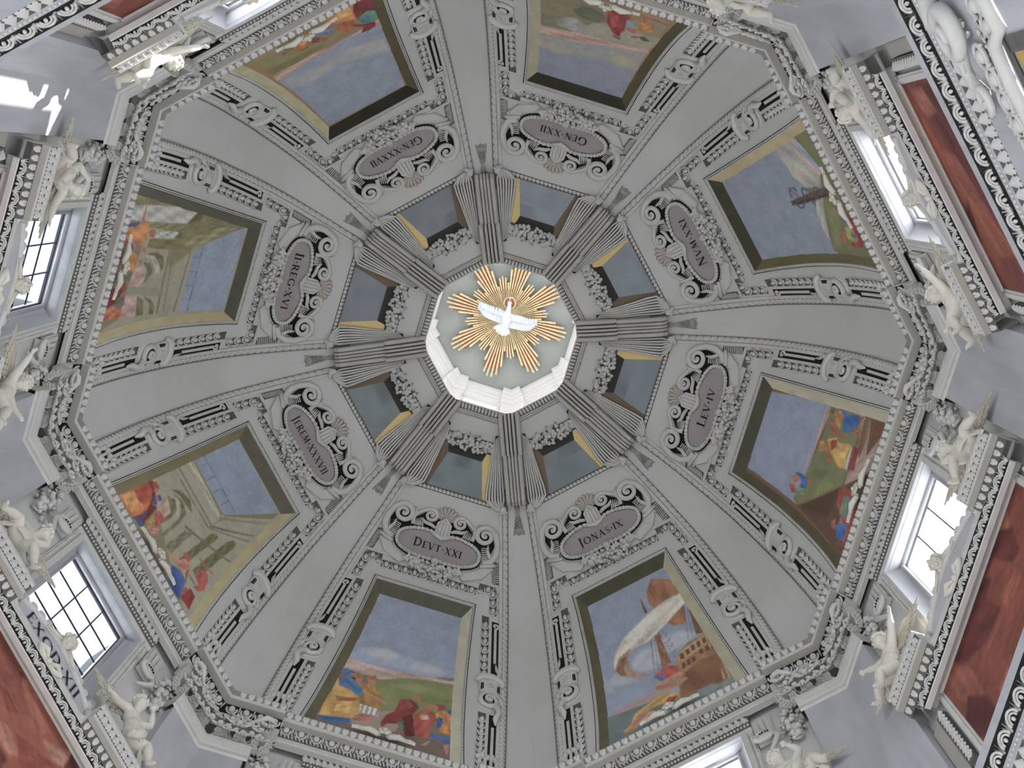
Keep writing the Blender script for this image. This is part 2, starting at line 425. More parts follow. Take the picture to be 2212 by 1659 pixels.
def relief_panel(k, sg):
    piv = tuple(D(sg * 1.9, 3.2, 0))
    near = FACE[k]
    root = empty('relief_panel', fang(k), piv, 'scrolled egg-and-dart stucco strip along the %s edge of the %s fresco' % (
        'cream' if sg > 0 else 'dark', near.replace('·', ' ')), 'relief', 'scrolled strips beside the dome frescoes')
    def P(name, key, fn, material, kind=None, parent=root):
        me = cached((key, sg), lambda: fn().mesh(name, piv)); return obj(name, me, material, parent, kind=kind)
    f = lambda o: (lambda s: sg * (tE(s) - o))
    def map_dome_pts(pts, tf): return [tuple(D(p[0] + tf(p[1]), p[1], p[2])) for p in pts]
    def run(name, o, prof, a, b, material, n=14):
        def fn():
            m = M(); dstrip(m, f(o), a, b, prof, n); return m
        P(name, ('rp', name, a), fn, material)
    rl = lambda w, h: [(-w, 0), (-w, h), (w, h), (w, 0)]
    eb = [(-.085, .0), (-.085, .022), (-.07, .008), (.07, .008), (.085, .022), (.085, 0)]
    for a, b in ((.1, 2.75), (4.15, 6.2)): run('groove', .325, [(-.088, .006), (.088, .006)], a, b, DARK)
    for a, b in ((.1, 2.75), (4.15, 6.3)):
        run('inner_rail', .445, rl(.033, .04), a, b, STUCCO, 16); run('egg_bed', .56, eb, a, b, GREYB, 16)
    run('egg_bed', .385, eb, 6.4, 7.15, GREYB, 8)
    for a, b in ((.1, 2.2), (4.75, 5.95)): run('middle_rail', .32, rl(.03, .035), a, b, STUCCO, 12)
    def crook():
        m = M(); m.tube(map_dome_pts(spiral(0, 6.02, .075, .03, -PI / 2, 1.0, 12, .035, .05, sg), f(.32)), .026, 6); return m
    P('rail_crook', 'rp_ck', crook, STUCCO)
    ss = list(np.arange(.3, 2.7, .27)) + list(np.arange(4.3, 6.25, .285))
    for s in ss: obj('egg', EGG, STUCCO, root, ml=Dm(sg * (tE(s) - .56), s, .008, rot=-sg * PI / 2 * 0, sc=(1.12, 1.5, 1.25), pivot=piv))
    for s in (6.52, 6.76, 7.0): obj('egg', EGG, STUCCO, root, ml=Dm(sg * (tE(s) - .385), s, .008, sc=(1.1, 1.3, 1.2), pivot=piv))
    # bracket: cap, flower, volute, hanging leaf
    tc = lambda s: sg * (tE(s) - .42)
    def cap():
        m = M()
        for s0, w, h, r in ((4.1, .27, .11, .05), (4.0, .285, .13, .06)):
            pts = [(w * math.sin(u), s0 + .05 * math.cos(u * 1.2) - .06 + .0, .03 + h * math.cos(u) ** .7) for u in np.linspace(-PI / 2, PI / 2, 15)]
            m.tube(map_dome_pts(pts, tc), r, 7)
        mm = M(); P2 = []
        for s in (3.98, 3.8, 3.62, 3.45):
            P2.append([(.25 * math.sin(u) * (1 - (3.98 - s) * .25), s, .02 + .11 * math.cos(u)) for u in np.linspace(-PI / 2, PI / 2, 11)])
        mm.grid(P2); map_dome(mm, tc); m.merge(mm)
        return m
    P('bracket_cap', 'rp_cap', cap, STUCCO)
    def flower():
        m = M()
        for i in range(6):
            a = i * PI / 3 + .3
            m.ball((.055 * math.cos(a), 3.7 + .07 * math.sin(a), .13), (.035, .045, .02), 6, 4)
        m.ball((0, 3.7, .145), .03, 6, 4); return map_dome(m, tc)
    P('flower', 'rp_fl', flower, STUCCO)
    def slots():
        m = M()
        for x in (-.2, -.165, .165, .2):
            m.box((x - .012, 3.58, .06), (x + .012, 3.8, .105))
        pts = spiral(0, 3.18, .2, .05, PI * .15, 1.55, 30, .06, .1, sg, 1.25)
        m.tube(pts, [.045 * (1 - .5 * i / 30) for i in range(31)], 6)
        return map_dome(m, tc)
    P('dark_slot', 'rp_sl', slots, DARK)
    def vol():
        m = M()
        pts = spiral(0, 3.18, .265, .03, PI * .05, 1.9, 44, .05, .15, sg, 1.25)
        m.tube(pts, [.062 * (1 - .45 * i / 44) for i in range(45)], 8)
        m.ball((0, 3.18, .1), (.045, .055, .08), 8, 5)
        m.ball((0, 3.18, .0), (.26, .31, .05), 14, 4, half=True)
        return map_dome(m, tc)
    P('volute', 'rp_vo', vol, STUCCO)
    def hang():
        m = M(); g = lambda s: sg * (tE(s) - .3)
        pts = [(-.1 * sg, 3.05, .06), (.07 * sg, 2.9, .1), (.09 * sg, 2.7, .1), (.02 * sg, 2.5, .08), (.03 * sg, 2.3, .05)]
        m.tube(pts, [.06, .07, .075, .065, .02], 7)
        return map_dome(m, g)
    P('hanging_leaf', 'rp_hl', hang, STUCCO)
    def tend():
        m = M(); g = lambda s: sg * (tE(s) - .3)
        m.tube([(.02 * sg, 4.15, .08), (.09 * sg, 4.3, .07), (.02 * sg, 4.45, .06), (.0, 4.65, .05)], [.05, .05, .04, .02], 6)
        return map_dome(m, g)
    P('tendril', 'rp_td', tend, STUCCO)
    def foot():
        m = M(); g = lambda s: sg * (tE(s) - .4)
        for x, y in ((-.2, .75), (-.12, .85), (0, .8), (.1, .87), (.17, .76)):
            m.ball((x, y, .03), (.06, .1, .06), 7, 5)
        return map_dome(m, g)
    P('foot_leaves', 'rp_ft', foot, STUCCO, kind='stuff')
for k in range(8):
    for sg in (-1, 1): relief_panel(k, sg)

# ---------------- egg moulding over each fresco, fillet and leaf strip under the sky panel
def over_trim(k):
    def base():
        m = M(); pr = [(-.09, 0), (-.09, .03), (-.075, .01), (.075, .01), (.09, .03), (.09, 0)]
        hstrip(m, -1.17, 1.17, 6.955, pr); hstrip(m, 1.19, 1.58, 7.1, pr, 3); hstrip(m, -1.58, -1.19, 7.1, pr, 3)
        return m.mesh('egg_base')
    tr = struct(trim_name(), cached('ot', base), GREYB, fang(k), 'egg moulding with ears over the %s fresco' % FACE[k].replace('·', ' '), 'moulding')
    for t in list(np.arange(-1.05, 1.06, .233)): obj('egg', EGG, STUCCO, tr, ml=Dm(t, 6.955, .01, sc=(1.15, 1.25, 1.2)))
    for t in (-1.42, 1.42): obj('egg', EGG, STUCCO, tr, ml=Dm(t, 7.1, .01, sc=(1.15, 1.25, 1.2)))
    def cornerleaf():
        m = M()
        for sg in (-1, 1):
            for i in range(5):
                a = PI * (.1 + .2 * i)
                m.tube([(sg * 1.24, 6.93, .02), (sg * (1.24 + .1 * math.cos(a)), 6.95 + .1 * math.sin(a), .03)], [.03, .012], 5)
        return map_dome(m).mesh('corner_leaf')
    obj('corner_leaf', cached('otc', cornerleaf), STUCCO, tr, kind='stuff')
    def fil():
        m = M(); hstrip(m, -1.62, 1.62, 7.23, [(-.03, 0), (-.03, .035), (.03, .035), (.03, 0)])
        return m.mesh('fillet_over')
    obj('fillet', cached('otf', fil), STUCCO, tr)
    # leaf strip below the sky panel
    def b2():
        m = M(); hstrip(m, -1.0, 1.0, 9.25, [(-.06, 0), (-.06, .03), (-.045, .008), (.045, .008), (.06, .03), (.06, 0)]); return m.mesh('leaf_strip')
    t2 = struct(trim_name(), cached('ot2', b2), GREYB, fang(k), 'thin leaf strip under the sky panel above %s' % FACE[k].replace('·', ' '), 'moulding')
    for t in np.arange(-.95, .96, .1): obj('leaf', LEAF, STUCCO, t2, ml=Dm(t + .03, 9.205, .008, rot=.5, sc=(.75, .5, .8)))
    def hatch():
        m = M()
        for sg in (-1, 1):
            for s in np.arange(7.33, 7.85, .052):
                x = tE(s) - .33
                m.tube([D(sg * x - .07, s - .03, .02), D(sg * x + .07, s + .04, .02)], .014, 4)
        return m.mesh('ribbed_leaf')
    obj('ribbed_leaf', cached('oth', hatch), STUCCO, t2, kind='stuff')
    def hb():
        m = M()
        for sg in (-1, 1): dstrip(m, lambda s: sg * (tE(s) - .33), 7.3, 7.88, [(-.085, .006), (.085, .006)], 5)
        return m.mesh('ribbed_bed')
    obj('ribbed_bed', cached('othb', hb), GREYB, t2)
for k in range(8): over_trim(k)

# ---------------- consoles, swags and tassels at the lantern ring
def console(k):
    A = cang(k); piv = (3.9, 0, 7.8)
    where = 'between the %s and %s panels' % (FACE[k - 1].replace('·', ' '), FACE[k].replace('·', ' '))
    root = empty('fluted_console', A, piv, 'fluted stucco console with knotted cloth %s' % where, 'console', 'fluted consoles around the lantern opening')
    P1 = [(4.0, 7.98), (3.96, 7.80), (3.86, 7.72), (3.74, 7.74), (3.5, 7.86), (3.1, 8.05), (2.8, 8.18)]
    P2 = [(2.8, 8.14), (2.74, 8.12), (2.4, 8.26), (2.05, 8.45), (1.84, 8.60)]
    def bars(y, w):
        m = M()
        for PP, ws in ((P1, .92), (P2, 1.06)):
            rows = []
            for i, (r, z) in enumerate(PP):
                d = np.array(PP[min(i+1, len(PP)-1)]) - np.array(PP[max(i-1, 0)]); d /= np.linalg.norm(d); n = np.array((d[1], -d[0]))
                if n[1] > 0: n = -n
                n = np.array((n[0], n[1]))
                rows.append([(r - n[0]*.16, ws*y - w/2, z - n[1]*.16), (r + n[0]*.0, ws*y - w/2, z), (r + n[0]*.025, ws*y - w/4, z + n[1]*.03), (r + n[0]*.025, ws*y + w/4, z + n[1]*.03), (r, ws*y + w/2, z), (r - n[0]*.16, ws*y + w/2, z - n[1]*.16)])
            m.grid(rows, False, flip=True)
            o = len(m.v); m.v.extend([tuple(p) for p in rows[0]]); m.f.append(tuple(range(o, o + 6))); m.sm.append(False)
            o = len(m.v); m.v.extend([tuple(p) for p in rows[-1]]); m.f.append(tuple(range(o, o + 6))[::-1]); m.sm.append(False)
        return m
    for i, (y, w) in enumerate(((-.195, .1), (-.085, .07), (0, .062), (.085, .07), (.195, .1))):
        obj('flute_bar', cached(('cb', i), lambda: bars(y, w).mesh('flute_bar', piv)), RIBM, root)
    def body():
        m = M()
        for PP, hw in ((P1, .2), (P2, .235)):
            m.grid([[(r, -hw, z + .3), (r, -hw, z + .06), (r, hw, z + .06), (r, hw, z + .3)] for r, z in PP], False, flip=True)
        m.grid([[(4.0, -.2, 8.3), (4.0, .2, 8.3)], [(3.98, -.2, 7.9), (3.98, .2, 7.9)]], False)
        return m
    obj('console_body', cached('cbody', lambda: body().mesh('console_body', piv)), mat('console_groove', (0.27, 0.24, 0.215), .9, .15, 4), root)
    def gaps():
        m = M()
        for y in (-.043, .043, -.13, .13):
            for PP in (P1, P2): m.grid([[(r, y - .01, z + .05), (r, y + .01, z + .05)] for r, z in PP], False, flip=True)
        return m
    obj('flute_groove', cached('cgap', lambda: gaps().mesh('flute_groove', piv)), DARK, root)
    for sg in (-1, 1):
        def cloth():
            m = M(); r2 = random.Random(5)
            def surf(r, y):   # depth under the vault at radius r, offset y
                a = r * math.cos(PI / 8) + abs(y) * math.sin(PI / 8)
                return float(np.interp(-a, -PRF[:, 0], PRF[:, 1]))
            for i in range(7):
                u = i / 6
                y1 = .3 + .42 * u; y0 = .27 + .13 * u
                rr = [2.35 + .1 * u, 2.8, 3.25, 3.6, 3.85 - .05 * u, 3.97, 4.04, 4.1]
                yy = [y0, y0 + (y1 - y0) * .3, y0 + (y1 - y0) * .62, y0 + (y1 - y0) * .9, y1 * 1.0, .62 * y1 + .15, .36 * y1 + .24, .3 + .03 * u]
                dd = [.1, .1, .11, .12, .13, .15, .16, .1]
                pts = [(r, sg * y, surf(r, y) - d - .03 * (i % 2)) for r, y, d in zip(rr, yy, dd)]
                m.tube(pts, [.012, .018, .024, .027, .028, .026, .024, .02], 6)
            m.ball((4.05, sg * .33, 7.78), (.1, .085, .09), 8, 6)
            for i in range(5):
                u = i / 4
                m.tube([(4.0, sg * .33, 7.84), (4.13 + .03 * u, sg * (.24 + .2 * u), 7.7)], [.04, .022], 5)
            return m
        obj('knotted_cloth', cached(('cloth', sg), lambda: cloth().mesh('knotted_cloth', piv)), STUCCO, root, kind='stuff')
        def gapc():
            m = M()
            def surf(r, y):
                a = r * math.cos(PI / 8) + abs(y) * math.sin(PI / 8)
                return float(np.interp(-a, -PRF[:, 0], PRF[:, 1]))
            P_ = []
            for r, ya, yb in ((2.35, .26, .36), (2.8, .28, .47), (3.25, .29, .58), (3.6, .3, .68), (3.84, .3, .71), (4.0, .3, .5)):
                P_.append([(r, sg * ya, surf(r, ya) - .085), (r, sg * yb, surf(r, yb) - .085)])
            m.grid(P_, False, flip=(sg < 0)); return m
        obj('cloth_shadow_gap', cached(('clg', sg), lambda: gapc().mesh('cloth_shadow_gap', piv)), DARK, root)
    def tassel():
        m = M()
        zz = lambda r: float(np.interp(-r * math.cos(PI / 8), -PRF[:, 0], PRF[:, 1]))
        for i in range(5):
            y = (i - 2) / 2
            m.tube([(4.0, .05 * y, zz(4.0) - .06), (4.2, .02 * y, zz(4.2) - .07), (4.3, .06 * y, zz(4.3) - .06)], [.02, .018, .012], 5)
        for i in range(14):
            r = 4.3 + .36 * (i / 13); w = .05 + .07 * (i / 13)
            for j in range(5):
                y = (j - 2) / 2 * w
                m.ball((r + .02 * ((i + j) % 2), y, zz(r) - .035 - .02 * (1 - abs(y) / .14)), (.028, .022, .022), 6, 4)
        m.ball((4.62, 0, zz(4.62) - .01), (.11, .14, .05), 10, 5)
        return m
    obj('tassel', cached('tassel', lambda: tassel().mesh('tassel', piv)), GREYB if False else mat('tassel_grey', (0.36, 0.345, 0.32), .9, .1, 5), root, kind='stuff')
for k in range(8): console(k)

# ---------------- fruit swags over the sky panels and the mouldings of the opening
def fruit_swag(k):
    piv = tuple(D(0, 10.5, 0))
    root = empty('fruit_swag', fang(k), piv, 'stucco fruit swag above the sky panel of the %s side' % FACE[k].replace('·', ' '), 'garland', 'fruit swags around the lantern opening')
    def fruits():
        m = M(); r2 = random.Random(11)
        for i in range(150):
            u = r2.uniform(-1, 1); w = .06 + .15 * (1 - u * u)
            t = .72 * u; s = 10.62 - .07 * (1 - u * u) + r2.uniform(-1, 1) * w * .85
            rr = r2.uniform(.03, .055)
            m.ball((t, s, .05 + .12 * (1 - u * u) * r2.random()), (rr, rr * r2.uniform(.8, 1.4), rr), 7, 5)
        for i in range(26):
            u = r2.uniform(-1, 1); t = .75 * u; s = 10.6 + r2.uniform(-.2, .2) * (1.2 - u * u)
            m.tube([(t, s, .03), (t + r2.uniform(-.06, .06), s + r2.uniform(-.08, .08), .07)], [.035, .008], 4)
        return map_dome(m).mesh('fruit', piv)
    obj('fruit', cached('fsw', fruits), STUCCO, root, kind='stuff')
    def bed():
        m = M(); hstrip(m, -.82, .82, 10.6, [(-.16, .0), (-.15, .02), (.15, .02), (.16, 0)], 6); return m.mesh('leaf_bed', piv)
    obj('leaf_bed', cached('fsb', bed), GREYB, root)
for k in range(8): fruit_swag(k)

def ring_trim(k):
    m = M()
    pr = [(2.02, 8.675), (2.0, 8.62), (1.97, 8.62), (1.95, 8.66), (1.92, 8.655), (1.9, 8.69)]
    fstrip(m, pr, '-c', 'c')
    tr = struct(trim_name(), cached('rt', lambda: m.mesh('ring_moulding')), RIBM, fang(k), 'moulded edge of the lantern opening on the %s side' % FACE[k].replace('·', ' '), 'moulding')
    m2 = M(); fstrip(m2, [(1.9, 8.66), (1.83, 8.66), (1.775, 8.76), (1.77, 8.95)], '-c', 'c')
    obj('leaf_ring', cached('rt2', lambda: m2.mesh('leaf_ring')), GREYB, tr)
    for t in np.arange(-.68, .69, .085):
        ml = Matrix.Translation(Lp(t, 1.89, 8.655)) @ Matrix(((0, -.83, .55, 0), (-1, 0, 0, 0), (0, .55, -.83, 0), (0, 0, 0, 1))) @ Matrix.Diagonal((.62, .72, .7, 1))
        obj('leaf', LEAF, RIBM, tr, ml=ml)
    def beads():
        mm = M()
        for t in np.arange(-.76, .77, .05): mm.ball(Lp(t, 2.03, 8.655), (.02, .018, .02), 6, 4)
        return mm.mesh('bead_row')
    obj('bead_row', cached('rtb', beads), RIBM, tr, kind='stuff')
for k in range(8): ring_trim(k)
# ================================================================== cornice of the dome
def LF(k): return FACE[k % 8].replace('·', ' ')
def NB(k, sg): return LF(k + (1 if sg > 0 else -1))
R8 = PI / 8
def two_wings(fn):
    """runs fn(mesh, sign) for the two faces that meet in a corner and joins them in the corner's frame"""
    m = M()
    for sg, r in ((1, R8), (-1, -R8)):
        mm = M(); fn(mm, sg); m.merge(mm, Matrix.Rotation(r, 4, 'Z'))
    return m
def wing_ml(sg, ml): return Matrix.Rotation(R8 if sg > 0 else -R8, 4, 'Z') @ ml
def wstrip(m, prof, t0, sg, **kw):
    if sg > 0: fstrip(m, prof, t0, 'c', **kw)
    else: fstrip(m, prof, '-c', -t0, **kw)
def tilt_ml(t, p, q, u=.5, sc=(1, 1, 1), rot=0.0, lift=0.0):
    """piece frame on a sloping moulding between profile points p and q (a, z)"""
    p, q = np.array(p), np.array(q); c = p + (q - p) * u; d = (p - q) / np.linalg.norm(p - q)   # d: up along the profile
    n = np.array((-abs(d[1]), -abs(d[0])))       # into the room and down
    c = c + n * lift
    m = Matrix(((0, d[0], n[0], c[0]), (-1, 0, 0, -t), (0, d[1], n[1], c[1]), (0, 0, 0, 1)))
    return m @ Matrix.Rotation(rot, 4, 'Z') @ Matrix.Diagonal((*sc, 1))

TF = 1.98
FP = [(7.72, .06), (7.52, .0), (7.515, -.03)]
B1, B2, B3, B4, B5, B6, B7 = (7.52, -.03), (7.60, -.125), (7.62, -.27), (7.74, -.26), (7.82, -.39), (7.86, -.55), (7.875, -.70)
def cornice_face(k):
    A = fang(k)
    def b():
        m = M(); fstrip(m, FP, -TF, TF); fstrip(m, [B2, (7.60, -.15), B3], -TF, TF); fstrip(m, [B6, (7.862, -.6), B7, (7.92, -.72)], -TF, TF); return m.mesh('cornice')
    tr = struct(trim_name(), cached('cf', b), STUCCO, A, 'white cornice under the %s fresco' % LF(k), 'cornice')
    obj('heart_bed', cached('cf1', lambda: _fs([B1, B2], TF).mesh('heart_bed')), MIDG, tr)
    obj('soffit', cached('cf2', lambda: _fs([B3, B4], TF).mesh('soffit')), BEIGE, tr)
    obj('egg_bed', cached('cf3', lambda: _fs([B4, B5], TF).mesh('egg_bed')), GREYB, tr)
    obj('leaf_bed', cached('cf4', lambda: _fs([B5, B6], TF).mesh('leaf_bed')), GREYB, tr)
    for t in np.arange(-1.88, 1.89, .163):
        if inview(A, Lp(t, 7.56, -.08)): obj('heart_leaf', HEART, STUCCO, tr, ml=tilt_ml(t, B1, B2, .5, (1.6, 1.45, 1.1)))
    for t in np.arange(-1.86, 1.87, .31):
        if inview(A, Lp(t, 7.78, -.33)): obj('egg', EGG, STUCCO, tr, ml=tilt_ml(t, B4, B5, .5, (1.35, 1.15, 1.1), lift=.005))
    def sl():
        m = M()
        for t in np.arange(-1.93, 1.94, .075):
            a0 = np.array(B5) + .15 * (np.array(B6) - B5); a1 = np.array(B5) + .9 * (np.array(B6) - B5)
            m.tube([Lp(t - .02, a0[0] - .015, a0[1]), Lp(t + .02, a1[0] - .015, a1[1])], [.026, .01], 5)
        for t in np.arange(-1.86 + .155, 1.87, .31):
            for d in (-.035, .035): m.tube([Lp(t + d, 7.735, -.27), Lp(t + d * .7, 7.795, -.37)], [.016, .01], 5)
        return m.mesh('small_leaves')
    obj('small_leaves', cached('cfs', sl), STUCCO, tr, kind='stuff')
    # frieze and architrave over the window
    def fz():
        m = M(); pr = [(7.90, -.72), (7.90, -1.06)]; fstrip(m, pr, -TF, TF); return m.mesh('frieze')
    obj('frieze', cached('cff', fz), mat('frieze_grey', (0.52, 0.50, 0.465), .85, .06, 2), tr)
    C1, C2, C3, C4 = (7.87, -1.06), (7.89, -1.38), (7.93, -1.58), (7.95, -1.72)
    TA = 1.33
    obj('architrave_bed', cached('cfa', lambda: _fs([(7.90, -1.06), C1, C2, C3], TA, cap=8.02).mesh('architrave_bed')), GREYB, tr)
    obj('architrave_fillet', cached('cfa2', lambda: _fs([C3, (7.92, -1.6), C4, (8.0, -1.73)], TA, cap=8.02).mesh('architrave_fillet')), STUCCO, tr)
    for t in np.arange(-1.28, 1.29, .128):
        if inview(A, Lp(t, 7.9, -1.2)): obj('leaf', LEAF, STUCCO, tr, ml=tilt_ml(t, C1, C2, .95, (1.05, 1.35, 1.1), rot=.25))
    def bd():
        m = M()
        for t in np.arange(-1.3, 1.31, .07): m.ball(Lp(t, 7.905, -1.47), (.025, .027, .045), 6, 4)
        return m.mesh('bead_row')
    obj('bead_row', cached('cfb', bd), STUCCO, tr, kind='stuff')
def _fs(prof, T, cap=None):
    m = M(); fstrip(m, prof, -T, T)
    if cap: endcap(m, prof, T, cap); endcap(m, prof, -T, cap)
    return m

G1, G2, G3, G4, G5, G6 = (7.391, -.03), (7.455, -.14), (7.475, -.26), (7.62, -.25), (7.72, -.54), (7.75, -.73)
def cornice_corner(k):
    A = cang(k); nm = 'between %s and %s' % (LF(k - 1), LF(k))
    def b(m, sg):
        wstrip(m, [(7.66, .06), (7.395, .0), G1], TF, sg); wstrip(m, [G2, (7.455, -.16), G3], TF, sg)
        pr = [(7.395, 0), G1, G2, G3, G4, G5, G6]
        endcap(m, pr, sg * TF, 7.95)
    tr = struct(trim_name(), cached('cc', lambda: two_wings(b).mesh('corner_cornice')), STUCCO, A, 'projecting corner of the cornice ' + nm, 'cornice')
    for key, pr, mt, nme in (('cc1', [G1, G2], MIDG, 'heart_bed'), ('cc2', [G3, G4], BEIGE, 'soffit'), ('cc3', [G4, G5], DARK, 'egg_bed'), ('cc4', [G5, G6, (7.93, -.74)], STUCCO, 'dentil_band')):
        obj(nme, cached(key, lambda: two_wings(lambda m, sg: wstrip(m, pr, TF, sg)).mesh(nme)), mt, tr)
    for sg in (1, -1):
        for t in np.arange(2.06, 3.0, .163): obj('heart_leaf', HEART, STUCCO, tr, ml=wing_ml(sg, tilt_ml(sg * t, G1, G2, .5, (1.6, 1.45, 1.1))))
        for t in np.arange(2.12, 3.05, .29): obj('egg', EGG, STUCCO, tr, ml=wing_ml(sg, tilt_ml(sg * t, G4, G5, .5, (1.45, 1.5, 1.3), lift=.01)))
        for t in np.arange(2.1, 3.1, .11): obj('dentil_hole', cached('dh', lambda: _dh()), DARK, tr, ml=wing_ml(sg, Wm(sg * t, 7.735, -.63)))
def _dh():
    m = M(); m.box((-.028, -.045, -.01), (.028, .045, .008)); return m.mesh('dentil_hole')
for k in range(8):
    cornice_face(k); cornice_corner(k)

# ================================================================== drum walls, windows, pilasters
AW = 8.02
WT, WB, WH = -1.73, -6.35, 1.08
for k in range(8):
    def wl():
        m = M(); T = 'c'
        z0, z1 = -.7, -11.6
        fstrip(m, [(7.6, .04), (8.1, .04), (8.1, -.7), (AW, -.7), (AW, WT)], '-c', 'c'); fstrip(m, [(AW, WB), (AW, z1)], '-c', 'c')
        fstrip(m, [(AW, WT), (AW, WB)], WH, 'c'); fstrip(m, [(AW, WT), (AW, WB)], '-c', -WH)
        return m.mesh('wall')
    struct('wall_' + SIDE[k], cached('wall', wl), PLASTER, fang(k), 'pale drum wall under the %s fresco' % LF(k), 'wall')

def window(k):
    A = fang(k); piv = Lp(0, 8.36, -6.2)
    root = empty('window_%d' % (k + 1), A, piv, 'gridded drum window under the %s fresco' % LF(k), 'window', None, 'structure')
    def P(name, fn, material, parent=root, key=None, kind=None):
        return obj(name, cached(key or ('w', name), lambda: fn().mesh(name, piv)), material, parent, kind=kind)
    def reveal():
        m = M()
        secs = [(7.95, WH, WT, WB), (8.0, WH - .01, WT + .0, WB), (8.1, 1.045, -1.69, WB), (8.2, .985, -1.64, WB), (8.24, .955, -1.62, WB), (8.24, .9, -1.58, WB), (8.4, .89, -1.57, WB), (8.7, .91, -1.57, WB), (9.08, .95, -1.57, WB)]  # outer sides past the glass added to narrow the sun beam
        for sg in (-1, 1):
            m.grid([[Lp(sg * h, a, t), Lp(sg * h, a, b_)] for a, h, t, b_ in secs], True)
        m.grid([[Lp(-h, a, t), Lp(h, a, t)] for a, h, t, b_ in secs[:7]], True)
        m.grid([[Lp(-h, a, b_), Lp(h, a, b_)] for a, h, t, b_ in secs[:7]], True)
        return m
    P('reveal', reveal, MARBLE)
    def roll():
        m = M(); r = .045
        m.tube([Lp(-.9, 8.27, -1.63), Lp(.9, 8.27, -1.63)], r, 8)
        for sg in (-1, 1): m.tube([Lp(sg * .9, 8.27, -1.63), Lp(sg * .9, 8.27, WB)], r, 8)
        return m
    P('roll_moulding', roll, MARBLE)
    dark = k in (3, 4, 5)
    def fr():
        m = M(); w = .035
        m.box((8.35, -.89, -1.66), (8.39, .89, -1.58)); m.box((8.35, -.89, WB), (8.39, .89, WB + .06))
        for sg in (-1, 1): m.box((8.35, sg * .875 - .018, WB), (8.39, sg * .875 + .018, -1.6))
        return m
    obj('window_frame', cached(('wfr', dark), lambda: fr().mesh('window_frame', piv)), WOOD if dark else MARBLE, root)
    vz = [-1.75 - i * .79 for i in range(7)]
    ht = (-.84, -.28, .28, .84)
    def vb():
        m = M(); m.box((8.355, -.012, WB), (8.38, .012, -1.6)); return m
    for t in (() if k == 0 else (-.28, .28)):
        obj('mullion', cached('wm', lambda: vb().mesh('mullion', (8.36, 0, -6.2))), WOOD, root, ml=Matrix.Translation((0, -t, 0)))
    def hb():
        m = M(); m.box((8.355, -.84, -.011), (8.38, .84, .011)); return m
    me = cached('wh', lambda: hb().mesh('glazing_bar', (8.36, 0, 0)))
    if dark:
        for z in vz[1:6]: obj('glazing_bar', me, WOOD, root, ml=Matrix.Translation((0, 0, z + 6.2)))
    def pn():
        m = M(); m.add([(8.365, -.266, -.39), (8.365, .266, -.39), (8.365, .266, .39), (8.365, -.266, .39)], [(0, 1, 2, 3)], False); return m
    me = cached(('wp', dark), lambda: pn().mesh('pane', (8.365, 0, 0)))
    for i in range(6):
        for j in range(3):
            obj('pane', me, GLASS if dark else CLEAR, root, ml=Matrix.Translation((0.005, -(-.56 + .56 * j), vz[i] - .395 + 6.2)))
for k in range(8): window(k)

